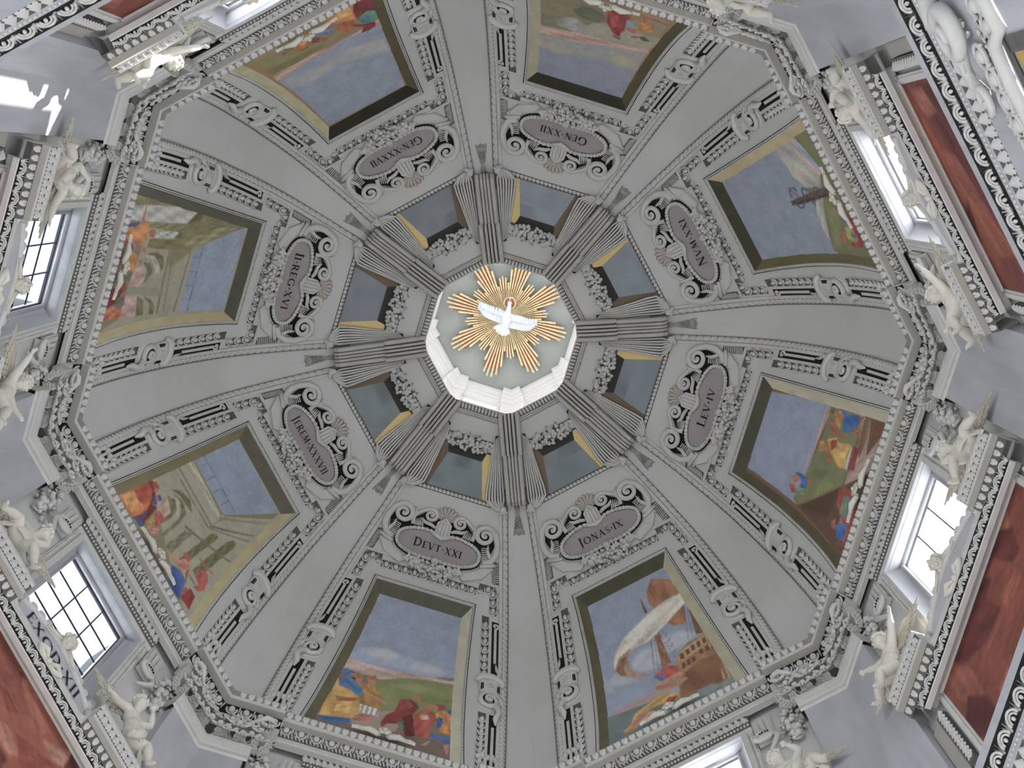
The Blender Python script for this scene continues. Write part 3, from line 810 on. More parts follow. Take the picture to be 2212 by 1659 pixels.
def surround(k):
    A = fang(k)
    if not (inview(A, Lp(0, 7.9, -2)) or inview(A, Lp(1.5, 7.9, -2)) or inview(A, Lp(-1.5, 7.9, -2))): return
    for sg in (-1, 1):
        if not inview(A, Lp(sg * 1.5, 7.9, -2.5), .03): continue
        piv = Lp(sg * 1.45, 7.95, -2.4)
        root = empty('window_surround', A, piv, 'moulded scroll jamb strip of the %s window, nearer %s' % (LF(k), NB(k, sg)), 'surround', 'jamb strips of the drum windows')
        def P(name, fn, material, kind=None): return obj(name, cached(('ws', name, sg), lambda: fn().mesh(name, piv)), material, root, kind=kind)
        def jamb():
            m = M()
            for t0, t1, a in ((1.08, 1.14, 7.95), (1.14, 1.2, 7.92), (1.2, 1.32, 7.965)):
                lo, hi = sorted((-sg * t0, -sg * t1)); m.box((a, lo, -6.3), (8.02, hi, -1.6))
            return m
        P('jamb_moulding', jamb, STUCCO)
        def dots():
            m = M()
            for z in np.arange(-4.6, -1.75, .07): m.ball(Lp(sg * 1.26, 7.955, z), (.02, .045, .024), 5, 4)
            return m
        P('leaf_row', dots, STUCCO, 'stuff')
        def strip():
            m = M(); lo, hi = sorted((-sg * 1.34, -sg * 1.72)); m.box((7.94, lo, -2.62), (8.02, hi, -1.45))
            for i in range(3):
                t = 1.42 + .11 * i; lo, hi = sorted((-sg * (t - .035), -sg * (t + .035))); m.box((7.90, lo, -2.5), (7.95, hi, -1.5))
            return m
        P('fluted_strip', strip, STUCCO)
        def sc_():
            m = M()
            pts = [Lp(sg * (1.52 + p[0]), 7.82, -2.66 + p[1]) for p in spiral(0, 0, .21, .04, PI * .5, 1.6, 30, sg=sg)]
            m.tube(pts, [.055 * (1 - .5 * i / 30) for i in range(31)], 7)
            m.tube([Lp(sg * 1.52, 7.9, -2.66), Lp(sg * 1.52, 7.78, -2.66)], .13, 12)
            m.box((7.84, min(-sg * 1.34, -sg * 1.7), -2.66), (8.0, max(-sg * 1.34, -sg * 1.7), -2.46))
            m.tube([Lp(sg * 1.7, 7.84, -2.6), Lp(sg * 1.74, 7.84, -2.9), Lp(sg * 1.62, 7.86, -3.15), Lp(sg * 1.5, 7.9, -3.3)], [.05, .06, .05, .02], 7)
            return m
        P('scroll', sc_, STUCCO)
        def slot():
            m = M()
            for i in range(4):
                a = .6 + i * .6
                m.box((7.765, -sg * (1.52 + .1 * math.cos(a)) - .012, -2.66 + .1 * math.sin(a) - .03), (7.785, -sg * (1.52 + .1 * math.cos(a)) + .012, -2.66 + .1 * math.sin(a) + .03))
            return m
        P('scroll_slot', slot, DARK)
        # flower drop on the wall beside the pilaster
        piv2 = Lp(sg * 2.1, 8.0, -2.4)
        r2_ = empty('flower_drop', A, piv2, 'stucco flower bunch on the wall beside the %s window, nearer %s' % (LF(k), NB(k, sg)), 'flower relief', 'flower drops on the drum wall')
        def drop():
            m = M(); rr = random.Random(3)
            for i in range(46):
                u = rr.random(); t = 2.04 + rr.gauss(0, .1) * (1.25 - u); z = -1.75 - 1.5 * u
                q = rr.uniform(.03, .07)
                m.ball(Lp(sg * t, 7.95 - rr.uniform(0, .09), z), (q, q, q * rr.uniform(.8, 1.6)), 7, 5)
            for i in range(22):
                u = rr.random(); t = 2.04 + rr.gauss(0, .14); z = -1.7 - 1.6 * u
                m.tube([Lp(sg * t, 7.97, z), Lp(sg * (t + rr.uniform(-.12, .12)), 7.9, z - rr.uniform(.05, .2))], [.05, .012], 5)
            return m
        obj('flower_cluster', cached(('fd', sg), lambda: drop().mesh('flower_cluster', piv2)), STUCCO, r2_, kind='stuff')
for k in range(8): surround(k)

PT = 2.36
PIL = [(7.81, -11.2), (7.81, -2.43)]
CAPM = [(7.81, -2.43), (7.765, -2.4), (7.765, -2.26), (7.735, -2.2), (7.70, -2.05), (7.69, -1.93), (7.72, -1.87), (7.95, -1.85)]
def pilaster(k):
    A = cang(k); piv = (8.45, 0, -6)
    root = empty('pilaster', A, piv, 'folded limewashed pilaster in the drum corner between %s and %s' % (LF(k - 1), LF(k)), 'pilaster', 'corner pilasters of the drum')
    def sh(m, sg):
        wstrip(m, PIL, PT, sg)
        m.add([Lp(sg * PT, 7.81, -11.2), Lp(sg * PT, 7.81, -2.43), Lp(sg * PT, 8.06, -2.43), Lp(sg * PT, 8.06, -11.2)], [(0, 1, 2, 3)], False)
    obj('shaft', cached('pils', lambda: two_wings(sh).mesh('shaft', piv)), MARBLE, root)
    def cp(m, sg):
        wstrip(m, CAPM, PT - .06, sg, smooth=False); endcap(m, CAPM, sg * (PT - .06), 8.05)
    obj('necking', cached('pilc', lambda: two_wings(cp).mesh('necking', piv)), STUCCO, root)
for k in range(8): pilaster(k)

# ---------------- capitals: flowers, leaves, masks and fluted blocks
def piece_flower():
    m = M(); rr = random.Random(2)
    for i in range(7):
        a = -PI * .95 + PI * .9 * i / 6
        d = np.array((math.cos(a), math.sin(a), .5)); d /= np.linalg.norm(d)
        A_ = np.array([np.cross(d, (0, 0, 1)) / np.linalg.norm(np.cross(d, (0, 0, 1))), np.cross(d, np.cross(d, (0, 0, 1))) / np.linalg.norm(np.cross(d, (0, 0, 1))), d])
        m.ball(d * .115, (.024, .024, .06), 6, 5, axes=A_)
        m.tube([(0, 0, .02), tuple(d * .08)], [.02, .012], 5)
    m.ball((0, 0, .05), (.05, .05, .04), 8, 5)
    return m.mesh('flower')
def piece_acanthus():
    m = M(); P = []
    for i in range(8):
        u = i / 7; w = .13 * math.sin(PI * (.12 + .83 * u)) ** .7 * (1 + .22 * (-1) ** i); z = .03 + .16 * u ** 2.2; y = .5 * (u - .12 * u ** 3)
        P.append([(-w, y - .04, z + .0), (-w * .5, y, z - .025), (0, y, z + .02), (w * .5, y, z - .025), (w, y - .04, z)])
    m.grid(P, True)
    for sx in (-1, 1):
        for i in range(1, 7):
            u = i / 7; m.tube([(0, .5 * u - .06, .03 + .16 * u ** 2.2 + .02), (sx * .1, .5 * u + .02, .03 + .16 * u ** 2.2)], [.012, .006], 4)
    return m.mesh('acanthus_leaf')
def head_mesh(m, c, r, ax):
    """small face: skull, brow, nose, cheeks, chin, hair curls; ax rows: right, up, forward"""
    ax = np.array(ax, float); c = np.array(c, float)
    def W(p): return c + r * (p[0] * ax[0] + p[1] * ax[1] + p[2] * ax[2])
    m.ball(c, (r * .8, r, r * .85), 12, 9, axes=ax)
    m.ball(W((0, -.12, .86)), (r * .13, r * .2, r * .16), 6, 5, axes=ax)
    m.ball(W((0, -.75, .55)), (r * .25, r * .2, r * .25), 6, 5, axes=ax)
    m.ball(W((0, -.46, .78)), (r * .2, r * .07, r * .1), 6, 4, axes=ax)
    for s_ in (-1, 1):
        m.ball(W((s_ * .38, -.3, .62)), (r * .28, r * .28, r * .2), 6, 5, axes=ax)
        m.ball(W((s_ * .3, .2, .78)), (r * .2, r * .06, r * .1), 6, 4, axes=ax)
        m.ball(W((s_ * .3, .06, .74)), (r * .11, r * .08, r * .1), 6, 4, axes=ax)
        m.ball(W((s_ * .82, .0, .0)), (r * .1, r * .2, r * .16), 6, 4, axes=ax)
def curls(m, c, r, ax, n=26, seed=1):
    ax = np.array(ax, float); c = np.array(c, float); rr = random.Random(seed)
    for i in range(n):
        th = rr.uniform(0, 2 * PI); ph = rr.uniform(.15, 1.0)
        p = np.array((math.cos(th) * math.sin(ph * 1.5) * .85, math.cos(ph * 1.5) * 1.02, math.sin(th) * math.sin(ph * 1.5) * .85))
        if p[2] > .45 and p[1] < .62: continue
        q = r * rr.uniform(.16, .27); w = c + r * (p[0] * ax[0] + p[1] * ax[1] + p[2] * ax[2])
        m.ball(w, (q, q, q), 6, 5)
FLOWER, ACAN = piece_flower(), piece_acanthus()
for me_ in (FLOWER, ACAN): me_.materials.append(STUCCO)
def capital(k):
    A = cang(k); piv = (8.4, 0, -1.3)
    if not inview(A, (8.3, 0, -1.2), .06): return
    root = empty('capital', A, piv, 'leafy capital with flower garlands under the cornice between %s and %s' % (LF(k - 1), LF(k)), 'capital', 'garlanded corner capitals')
    T_ = Matrix.Translation((-piv[0], -piv[1], -piv[2]))
    def bk(m, sg): wstrip(m, [(7.93, -.7), (7.95, -1.2), (7.93, -1.88)], 2.1, sg)
    obj('recess', cached('capr', lambda: two_wings(bk).mesh('recess', piv)), OLIVE, root)
    for sg in (1, -1):
        def place(name, me, t, a, z, rot=0.0, sc=(1, 1, 1), tip=0.0):
            ml = T_ @ wing_ml(sg, Wm(sg * t, a, z, 0, (1, 1, 1)) @ Matrix.Rotation(tip, 4, 'X') @ Matrix.Rotation(rot, 4, 'Z') @ Matrix.Diagonal((*sc, 1)))
            return obj(name, me, STUCCO, root, ml=ml)
        for t, a, z, r, s_ in ((2.5, 7.66, -1.02, .3, 1.35), (2.7, 7.62, -1.3, -.4, 1.5), (2.98, 7.66, -1.08, .2, 1.35), (2.42, 7.7, -1.42, -.2, 1.3), (2.6, 7.64, -.88, 0, 1.0), (3.04, 7.66, -1.45, 0, 1.4), (2.86, 7.6, -1.2, .5, 1.2), (2.28, 7.66, -1.2, .5, 1.25), (2.85, 7.66, -1.55, -.3, 1.2), (2.58, 7.66, -1.6, .3, 1.15), (2.8, 7.62, -.86, .2, .9), (2.2, 7.7, -1.5, 0, 1.1)):
            place('flower', FLOWER, t, a, z, sg * r, (s_, s_, s_))
        for t, z, r, s_ in ((2.2, -1.84, .5, 1.05), (2.36, -1.88, .2, 1.0), (2.52, -1.86, -.15, 1.1), (2.7, -1.88, .15, 1.0), (2.87, -1.86, -.2, 1.1), (3.03, -1.88, 0, 1.05), (2.45, -1.6, .4, .8), (2.8, -1.62, -.3, .8)):
            place('acanthus_leaf', ACAN, t, 7.9, z, sg * r, (s_ * .8, s_ * .95, s_ * 1.3))
        def horn(m, s2):
            if s2 != sg: return
            m.tube([Lp(sg * t, a, z) for t, a, z in ((2.06, 7.6, -.72), (2.16, 7.52, -.7), (2.26, 7.5, -.74), (2.38, 7.55, -.85), (2.55, 7.62, -.97), (2.75, 7.66, -1.05), (2.95, 7.7, -1.1), (3.15, 7.72, -1.12))],
                   [.03, .055, .06, .045, .03, .026, .026, .02], 8)
            for i in range(34):
                u = i / 33; t = 2.35 + .8 * u; m.ball(Lp(sg * t, 7.58 + .1 * u + .02 * math.sin(i * 1.3), -.86 - .28 * u - .06 * math.sin(i * 2.1)), (.034, .03, .034), 6, 4)
        obj('garland_rope', cached(('hrn', sg), lambda: two_wings(horn).mesh('garland_rope', piv)), STUCCO, root)
        def blk(m, s2):
            if s2 != sg: return
            lo, hi = sorted((-sg * 2.02, -sg * 2.32)); m.box((7.66, lo, -1.12), (7.95, hi, -.74))
            for i in range(5):
                t = 2.05 + i * .06; lo, hi = sorted((-sg * t, -sg * (t + .03))); m.box((7.635, lo, -1.12), (7.67, hi, -.86))
            for i in range(6):
                a_ = -PI * (.1 + .16 * i); m.tube([Lp(sg * 2.2, 7.62, -.82), Lp(sg * (2.2 + .16 * math.cos(a_)), 7.55, -.82 + .2 * math.sin(a_))], [.045, .03], 6)
        obj('fluted_block', cached(('blk', sg), lambda: two_wings(blk).mesh('fluted_block', piv)), STUCCO, root)
        def msk(m, s2):
            if s2 != sg: return
            ax = ((0, -1, 0), (0, 0, 1), (-1, 0, 0))
            head_mesh(m, Lp(sg * 2.78, 7.64, -1.0), .085, ax); curls(m, Lp(sg * 2.78, 7.64, -1.0), .085, ax, 18, 4)
        obj('mask', cached(('msk', sg), lambda: two_wings(msk).mesh('mask', piv)), STUCCO, root)
for k in range(8): capital(k)

# ================================================================== pediments, tablets, lower panels
PED = [(7.97, -6.38), (7.44, -6.42), (7.40, -6.46), (7.40, -6.56), (7.43, -6.6)]
PEDC = [(7.43, -6.6), (7.46, -6.86)]
PED2 = [(7.46, -6.86), (7.44, -6.89), (7.45, -7.0)]
PEDS = [(7.45, -7.0), (7.55, -7.0)]
PEDB = [(7.55, -7.0), (7.63, -7.21)]
FRZ = [(7.625, -7.17), (7.70, -7.43)]
def piece_palmette():
    m = M()
    for r in (.115, .075): m.tube([(r * math.cos(a), -.13 + 1.75 * r * math.sin(a), .02) for a in np.linspace(0, PI, 11)], .022 if r > .1 else .017, 6)
    m.ball((0, -.1, .02), (.03, .05, .03), 6, 4)
    for sg in (-1, 1):
        for i in range(3): m.tube([(sg * .15, -.16, .015), (sg * (.15 + .05 * (i - 1)), .1 - .04 * abs(i - 1), .02)], [.02, .012], 5)
    return m.mesh('palmette')
def pediment(k):
    A = fang(k)
    for sg in (-1, 1):
        if not inview(A, Lp(sg * 1.7, 7.5, -6.6), .02): continue
        piv = Lp(sg * 1.7, 7.9, -7.2)
        root = empty('pediment_block', A, piv, 'broken pediment block of the %s window, nearer %s' % (LF(k), NB(k, sg)), 'pediment', 'broken pediment blocks of the drum')
        t0, t1 = (1.1, 2.27) if sg > 0 else (-2.27, -1.1)
        def S(prof):
            m = M(); fstrip(m, prof, t0, t1); return m
        def body():
            m = S(PED); m.merge(S(PED2)); full = PED[1:] + PEDC[1:] + PED2[1:] + PEDS[1:] + PEDB[1:]
            endcap(m, full, t0, 7.97); endcap(m, full, t1, 7.97); return m
        def P(name, fn, mt, kind=None): return obj(name, cached(('pd', name, sg), lambda: fn().mesh(name, piv)), mt, root, kind=kind)
        P('block', body, STUCCO); P('leaf_bed', lambda: S(PEDC), GREYB); P('soffit', lambda: S(PEDS), BEIGE); P('bead_bed', lambda: S(PEDB), GREYB)
        Tm = Matrix.Translation((-piv[0], -piv[1], -piv[2]))
        for t in np.arange(t0 + .07, t1 - .03, .125):
            obj('leaf', LEAF, STUCCO, root, ml=Tm @ tilt_ml(t, PEDC[0], PEDC[1], .85, (1.1, 1.15, 1)))
        for t in np.arange(t0 + .08, t1 - .03, .14):
            obj('heart_leaf', HEART, STUCCO, root, ml=Tm @ tilt_ml(t, PEDB[0], PEDB[1], .5, (1.2, 1.7, 1)))
    if not any(inview(A, Lp(t, 7.6, -6.6), .02) for t in (-1.5, 0, 1.5)): return
    # frieze below and inscription tablet between the blocks
    m = M()
    def fz():
        m = M(); fstrip(m, FRZ, -2.0, 2.0); return m.mesh('leaf_frieze')
    tr = struct(trim_name(), cached('pfz', fz), DARK, A, 'leaf frieze over the red fresco on the %s side' % LF(k), 'moulding')
    def und():
        m = M(); fstrip(m, [FRZ[1], (7.715, -7.445), (7.80, -7.43), (7.80, -7.3), (7.96, -7.2)], -2.0, 2.0); fstrip(m, [(7.96, -6.95), (7.62, -6.95), FRZ[0]], -1.1, 1.1)
        for t in (-2.0, 2.0): endcap(m, [FRZ[0], FRZ[1]], t, 7.96)
        return m.mesh('under_fillet')
    obj('under_fillet', cached('pfu', und), STUCCO, tr)
    for t in np.arange(-1.86, 1.87, .233):
        if inview(A, Lp(t, 7.65, -7.3), .03): obj('palmette', cached('palm', piece_palmette), STUCCO, tr, ml=tilt_ml(t, FRZ[0], FRZ[1], .5, (.78, .72, .9)))
    piv = Lp(0, 7.9, -6.9)
    if not any(inview(A, Lp(t, 7.65, -6.55), .0) for t in (-.9, 0, .9)): return
    root = empty('inscription_tablet', A, piv, 'arched scroll-framed stucco tablet %s before the window under %s' % ('lettered EXOD XII' if k == 4 else 'with crowning cherub', LF(k)), 'tablet', 'arched tablets of the drum windows')
    def ztop(t): return -6.22 - .38 * (abs(t) / 1.0) ** 2
    def tab():
        m = M(); n = 24; f, b_ = [], []
        ts = np.linspace(-1.0, 1.0, n + 1)
        m.grid([[Lp(t, 7.68, -6.96), Lp(t, 7.68, ztop(t))] for t in ts], False, flip=True)
        m.grid([[Lp(t, 7.68, ztop(t)), Lp(t, 7.82, ztop(t) + .02)] for t in ts], False)
        return m
    obj('tablet', cached('tabl', lambda: tab().mesh('tablet', piv)), mat('tablet_pale', (0.5, 0.5, 0.53), .85, .06, 2), root)
    def fr():
        m = M(); ts = np.linspace(-1.04, 1.04, 31)
        m.tube([Lp(t, 7.66, ztop(t) + .04) for t in ts], .05, 8)
        for sg in (-1, 1):
            m.tube([Lp(sg * t, 7.64, z) for t, z in ((1.04, -6.58), (1.1, -6.7), (1.12, -6.85), (1.05, -6.98), (1.0, -6.9))], [.05, .07, .07, .05, .03], 8)
            for i in range(5):
                t = .22 + .19 * i; m.tube([Lp(sg * t + p[0], 7.64, ztop(t) + .12 + p[1]) for p in spiral(0, 0, .075, .02, -PI / 2, 1.2, 12, sg=sg)], .026, 6)
        return m
    obj('scroll_frame', cached('tabf', lambda: fr().mesh('scroll_frame', piv)), STUCCO, root)
    def ch():
        m = M(); ax = ((0, -1, 0), (-.35, 0, .94), (-.94, 0, -.35)); c = Lp(0, 7.56, -6.08)
        head_mesh(m, c, .15, ax); return m
    hd = obj('cherub_head', cached('tabc', lambda: ch().mesh('cherub_head', piv)), STATUE, root)
    def hr():
        m = M(); ax = ((0, -1, 0), (-.35, 0, .94), (-.94, 0, -.35)); c = Lp(0, 7.56, -6.08); curls(m, c, .155, ax, 60, 3)
        for sg in (-1, 1):
            for i in range(4):
                m.tube([Lp(sg * .12, 7.6, -6.15), Lp(sg * (.25 + .06 * i), 7.62, -6.1 - .07 * i)], [.05, .02], 5)
        return m
    obj('curls', cached('tabh', lambda: hr().mesh('curls', piv)), STATUE, hd, kind='stuff')
    def bow():
        m = M()
        for sg in (-1, 1):
            m.tube([Lp(sg * t, a, z) for t, a, z in ((.03, 7.62, -7.05), (.16, 7.55, -6.98), (.28, 7.58, -7.06), (.16, 7.6, -7.14), (.03, 7.62, -7.08))], [.03, .055, .06, .05, .03], 7)
        m.ball(Lp(0, 7.6, -7.06), .06, 7, 5); return m
    obj('bow', cached('tabb', lambda: bow().mesh('bow', piv)), STATUE, root)
    if k == 4:
        tm = letters('EXOD·XII', 1.5, .33); mm = M()
        mm.merge(tm, Wm(0.0, 7.668, -6.6)); obj('lettering', mm.mesh('lettering', piv), INK, root)
for k in range(8): pediment(k)
# painted shapes of the eight vault frescoes: [base colour, [[colour, flag, t/s in cm ...], ...]]
PAINTING = {
0: [(108, 104, 72), [
(126,136,156,3,98,602,136,225,-130,246,-97,604),
(160,156,146,1,129,295,134,207,96,180,45,110,21,141,26,231,55,275,83,274,103,298),
(175,168,150,2,105,296,83,274,53,264,26,231,49,224,89,241),
(160,156,146,1,19,201,21,135,-15,183,-48,212,-96,246,-69,259,-34,249,-12,226),
(176,150,138,1,134,207,139,164,104,161,48,95,41,117,99,183),
(138,150,170,1,136,161,65,73,48,95,104,168),
(112,112,68,3,138,157,145,56,36,37,-45,2,-121,12,-119,257,-78,239,-16,177,57,81),
(124,124,78,2,-16,165,-42,119,-108,204,-113,249),
(92,72,60,1,8,351,10,309,22,87,11,67,-1,111,-5,327,-2,353),
(70,54,46,0,2,319,5,100,-1,111,-5,328),
(130,100,80,0,38,334,37,328,11,290,9,301),
(78,88,112,0,24,300,25,290,34,296,36,314,33,329,23,337,12,340,12,332,25,328,32,317,30,304),
(70,80,108,0,18,240,19,231,26,238,30,255,25,270,16,273,4,274,-8,296,-11,312,-4,323,-5,331,-14,321,-15,301,-5,277,8,263,22,262,25,252),
(70,80,108,0,17,170,18,163,24,173,23,192,17,204,7,204,-1,211,-7,228,-4,240,-1,246,-8,243,-10,226,-2,202,14,195,19,190),
(140,50,48,1,-39,61,-58,25,-91,22,-114,60,-118,111,-108,138,-95,82,-77,74,-56,91),
(150,140,60,1,-61,106,-68,81,-96,67,-107,100,-97,135,-85,138),
(88,120,130,1,-37,119,-36,101,-68,73,-72,95,-60,113),
(90,110,140,1,-77,88,-93,70,-98,85,-88,107),
(172,112,88,0,-27,139,-27,127,-37,112,-39,126),
(165,85,65,1,-83,176,-73,141,-92,148,-103,151,-102,177,-90,179)]],
1: [(140, 108, 72), [
(124,132,152,3,127,365,-127,82,-98,601,101,605),
(150,145,128,2,117,435,80,393,32,375,-32,357,-112,342,-106,452,-62,456,-11,453,37,476,70,483,114,468),
(160,150,115,2,116,450,80,471,38,465,69,487,113,475),
(138,140,148,2,92,433,14,388,-50,369,-101,381,-39,415,41,443),
(162,152,122,2,-35,382,-89,410,-110,436,-62,456),
(176,140,122,1,122,365,67,350,11,342,-46,334,-115,318,-116,348,-33,365,29,400,87,408,118,415),
(158,146,112,2,51,354,19,264,-26,233,-127,217,-127,264,-115,318,-13,335,35,345),
(122,114,80,3,136,105,49,-69,9,107,-14,229,12,257,24,291,51,354,122,365),
(150,118,78,2,74,14,-132,-8,-129,78,-84,116,-22,106,23,127),
(112,110,84,2,126,293,89,292,84,346,119,363),
(132,122,70,2,-36,86,-128,71,-123,222,-98,239,-74,220,-57,154),
(150,112,75,1,-42,68,-128,71,-125,123,-73,126),
(80,86,72,2,60,209,43,160,24,154,-1,173,-9,206,3,243,19,248,34,253,48,241),
(100,104,70,2,38,213,5,187,-4,218,18,253),
(142,140,135,1,84,308,66,270,46,261,25,286,32,323,42,346,82,339),
(140,44,44,1,-7,85,-19,104,-40,108,-55,136,-49,170,-53,244,-47,266,-49,296,-33,285,-13,230,-9,170),
(165,62,58,1,-16,180,-30,149,-36,222,-26,261),
(80,82,74,0,-26,93,-39,95,-50,124,-39,125),
(85,78,62,0,-32,291,-52,303,-49,311,-35,304),
(178,112,45,1,-73,153,-78,118,-87,141,-110,156,-106,200,-93,209,-84,202,-79,225,-64,214,-77,205),
(165,95,60,1,-52,222,-62,210,-74,220,-76,240,-64,243),
(155,85,45,0,-80,150,-75,101,-81,99,-86,143),
(95,78,55,0,-83,256,-95,242,-110,266,-95,276),
(150,75,45,0,-68,266,-84,254,-83,269,-71,276),
(165,90,70,0,-59,88,-108,80,-97,148,-95,144,-106,89,-61,96)]],
2: [(140, 110, 70), [
(128,138,158,3,95,593,-95,599,-132,233,118,239),
(150,148,150,2,105,280,48,301,-35,300,-108,340,-110,418,-54,388,15,332,74,376,106,355),
(158,156,152,2,-35,300,-106,349,-110,418,-48,372),
(160,155,150,2,57,318,3,326,6,360,67,368),
(172,140,122,1,117,226,29,224,-38,245,-130,230,-131,273,-58,247,6,255,57,256,118,269),
(128,118,70,3,119,22,25,31,-31,41,-50,188,-23,222,44,206,118,223),
(108,98,55,2,117,175,21,193,-16,208,50,226,118,215),
(150,120,80,2,118,25,70,44,64,85,119,69),
(182,115,45,1,-36,45,-72,21,-99,9,-103,57,-92,120,-89,163,-73,167,-51,116,-34,82),
(160,85,40,1,-55,117,-90,158,-77,205,-59,214,-56,192,-48,152),
(215,150,65,1,-68,27,-93,48,-92,110,-67,103),
(118,36,38,1,-104,40,-144,53,-135,175,-104,148,-91,166,-94,98),
(75,130,110,1,-94,158,-117,144,-132,169,-135,205,-117,226,-94,218,-90,188),
(70,105,135,1,-94,172,-113,183,-113,205,-94,210),
(125,40,36,1,-81,184,-92,207,-117,234,-114,261,-97,264,-80,257,-92,228,-78,200),
(160,90,50,1,42,66,-6,70,-2,109,16,154,42,162,45,126),
(185,118,50,1,27,68,-1,76,7,132,34,146),
(135,70,45,0,39,160,17,160,22,173,38,171),
(88,108,155,1,-2,89,-13,91,-8,142,1,139,3,114),
(92,112,165,1,-14,114,-31,120,-43,140,-33,167,-13,138),
(130,50,45,1,5,120,-11,150,-3,174,10,161),
(150,75,55,0,-12,153,-23,177,-11,192,-7,174),
(160,85,65,0,-18,85,-41,108,-36,123,-17,111),
(85,110,130,1,69,81,49,88,54,113,69,110),
(135,65,50,0,68,114,57,125,68,138),
(155,85,60,1,50,84,39,115,51,132,56,119)]],
3: [(140, 133, 105), [
(146,142,118,3,-173,26,-121,649,114,649,136,2),
(130,124,84,1,-143,20,-143,183,-132,346,-100,591,-48,441,-32,405,-121,21),
(168,166,158,1,-119,10,-123,267,-118,379,-90,343,-87,223,-91,15),
(150,148,140,0,-154,11,-143,183,-144,63,-147,14),
(104,84,56,1,-118,379,-119,397,-111,410,-97,396,-90,343),
(104,84,56,0,-70,321,-68,332,-58,333,-55,301),
(126,120,80,1,-89,11,-85,224,-86,379,-72,335,-75,155),
(168,166,158,1,-69,159,-70,316,-55,296,-54,170),
(118,110,66,1,-52,172,-53,302,-58,333,-85,421,-99,583,-48,445,-37,403,-30,291,-33,174),
(138,131,92,1,-45,341,-90,483,-97,564,-50,440,-32,396),
(120,110,70,2,-48,300,-37,407,-15,369,9,316,-4,298),
(130,143,167,3,-35,404,-99,591,94,596,106,410),
(150,145,120,0,-30,398,-35,409,106,415,106,402),
(112,106,80,0,-30,393,-30,398,106,397,106,390),
(112,106,80,0,-30,291,-31,296,110,320,110,310),
(112,106,80,0,-27,313,-27,316,108,347,108,343),
(90,98,115,0,-46,440,-46,443,102,452,103,448),
(95,102,118,0,-19,406,-18,444,-17,445,-18,407),
(95,102,118,0,13,408,14,446,15,447,14,409),
(95,102,118,0,44,410,45,448,47,448,45,411),
(95,102,118,0,75,411,77,449,78,450,76,412),
(108,103,70,1,-20,183,-25,234,-15,271,2,287,18,282,1,261,-12,232),
(164,160,140,1,-16,165,-16,224,1,261,18,272,31,250,9,246,-8,208),
(112,107,74,1,-3,174,-1,218,14,239,31,230,46,208,14,207),
(178,140,130,1,9,144,6,181,14,202,37,202,50,179,44,119),
(178,140,130,1,70,121,69,187,87,207,113,212,112,124),
(108,103,70,1,69,192,79,230,112,252,113,212),
(108,103,70,1,70,224,79,271,93,294,110,300,112,277,88,267),
(122,116,92,0,50,211,50,216,68,220,68,217),
(122,116,92,0,67,222,68,308,70,309,69,224),
(135,130,108,0,49,123,53,309,68,309,66,130),
(128,112,85,0,-91,34,-75,155,17,133,49,128,118,123,137,27,14,11),
(60,80,120,1,-83,22,-86,87,-77,107,-74,78,-78,26),
(196,125,55,1,-75,23,-76,70,-89,121,-83,154,-66,150,-50,162,-37,138,-45,102,-48,32),
(170,80,50,1,-54,27,-48,82,-47,124,-40,76,-40,39),
(172,100,80,0,-83,99,-126,103,-124,109,-81,116),
(58,85,135,1,-38,41,-44,85,-31,108,-28,61),
(172,110,92,0,-56,57,-48,88,-31,113,-29,103,-46,74),
(172,85,70,0,-67,158,-73,178,-61,198,-53,193,-56,169),
(160,110,60,0,-71,174,-73,189,-65,201,-63,191),
(172,100,85,0,-33,147,-35,167,-21,172,-24,153),
(190,115,45,1,-21,67,-27,93,-14,132,9,133,18,145,23,121,2,92),
(140,55,48,1,-14,24,-21,67,2,92,10,62),
(172,100,85,0,-8,143,-8,168,1,171,1,152),
(112,108,80,1,10,68,17,133,38,126,36,59),
(118,38,40,1,45,30,51,71,38,108,55,116,64,94,79,93,90,31,82,18),
(140,55,50,1,41,87,38,108,59,113,56,93),
(105,95,90,1,70,87,68,125,87,134,94,93,84,68),
(180,105,50,1,94,22,88,71,97,131,112,130,114,79,109,28),
(165,70,45,1,104,24,102,58,115,62,112,33),
(165,75,50,1,100,92,99,126,116,116,113,96)]],
4: [(140, 133, 105), [
(150,146,122,3,-183,17,-120,654,119,655,147,44,137,-27),
(128,141,165,3,-122,409,-118,456,-101,598,94,595,22,407),
(120,114,82,0,-122,409,-122,414,22,407,21,396),
(120,114,82,0,-126,398,-124,404,12,388,27,395,24,386),
(165,160,135,1,-125,382,-121,407,19,398,21,377),
(105,102,80,0,-130,338,-129,343,24,344,23,338),
(105,102,80,0,-132,317,-131,321,25,326,25,321),
(90,98,115,0,-118,454,-118,457,35,453,34,450),
(95,102,118,0,-93,416,-92,455,-90,455,-92,416),
(95,102,118,0,-62,415,-60,454,-58,453,-60,414),
(95,102,118,0,-31,414,-29,453,-27,453,-29,414),
(95,102,118,0,1,416,3,455,5,454,2,415),
(122,116,84,0,22,407,94,595,97,564,27,408),
(128,122,90,0,24,340,25,398,101,549,98,535,32,396),
(110,105,78,0,25,326,24,340,103,477,103,470),
(110,105,78,0,25,326,28,325,106,443,105,448),
(176,142,130,1,-86,180,-87,225,-71,238,-54,218,-47,184,-51,152),
(176,142,130,1,-141,200,-140,232,-125,226,-123,203),
(108,103,70,1,-90,263,-76,298,-47,315,-20,295,-35,287,-65,285),
(112,107,74,1,-81,264,-54,284,-28,271,-21,228,-18,87,-26,91,-29,231,-39,257),
(116,110,78,1,-84,235,-65,258,-47,241,-41,204,-44,96,-52,100,-50,210),
(160,155,132,1,-72,266,-55,272,-36,247,-32,213,-39,209,-46,243),
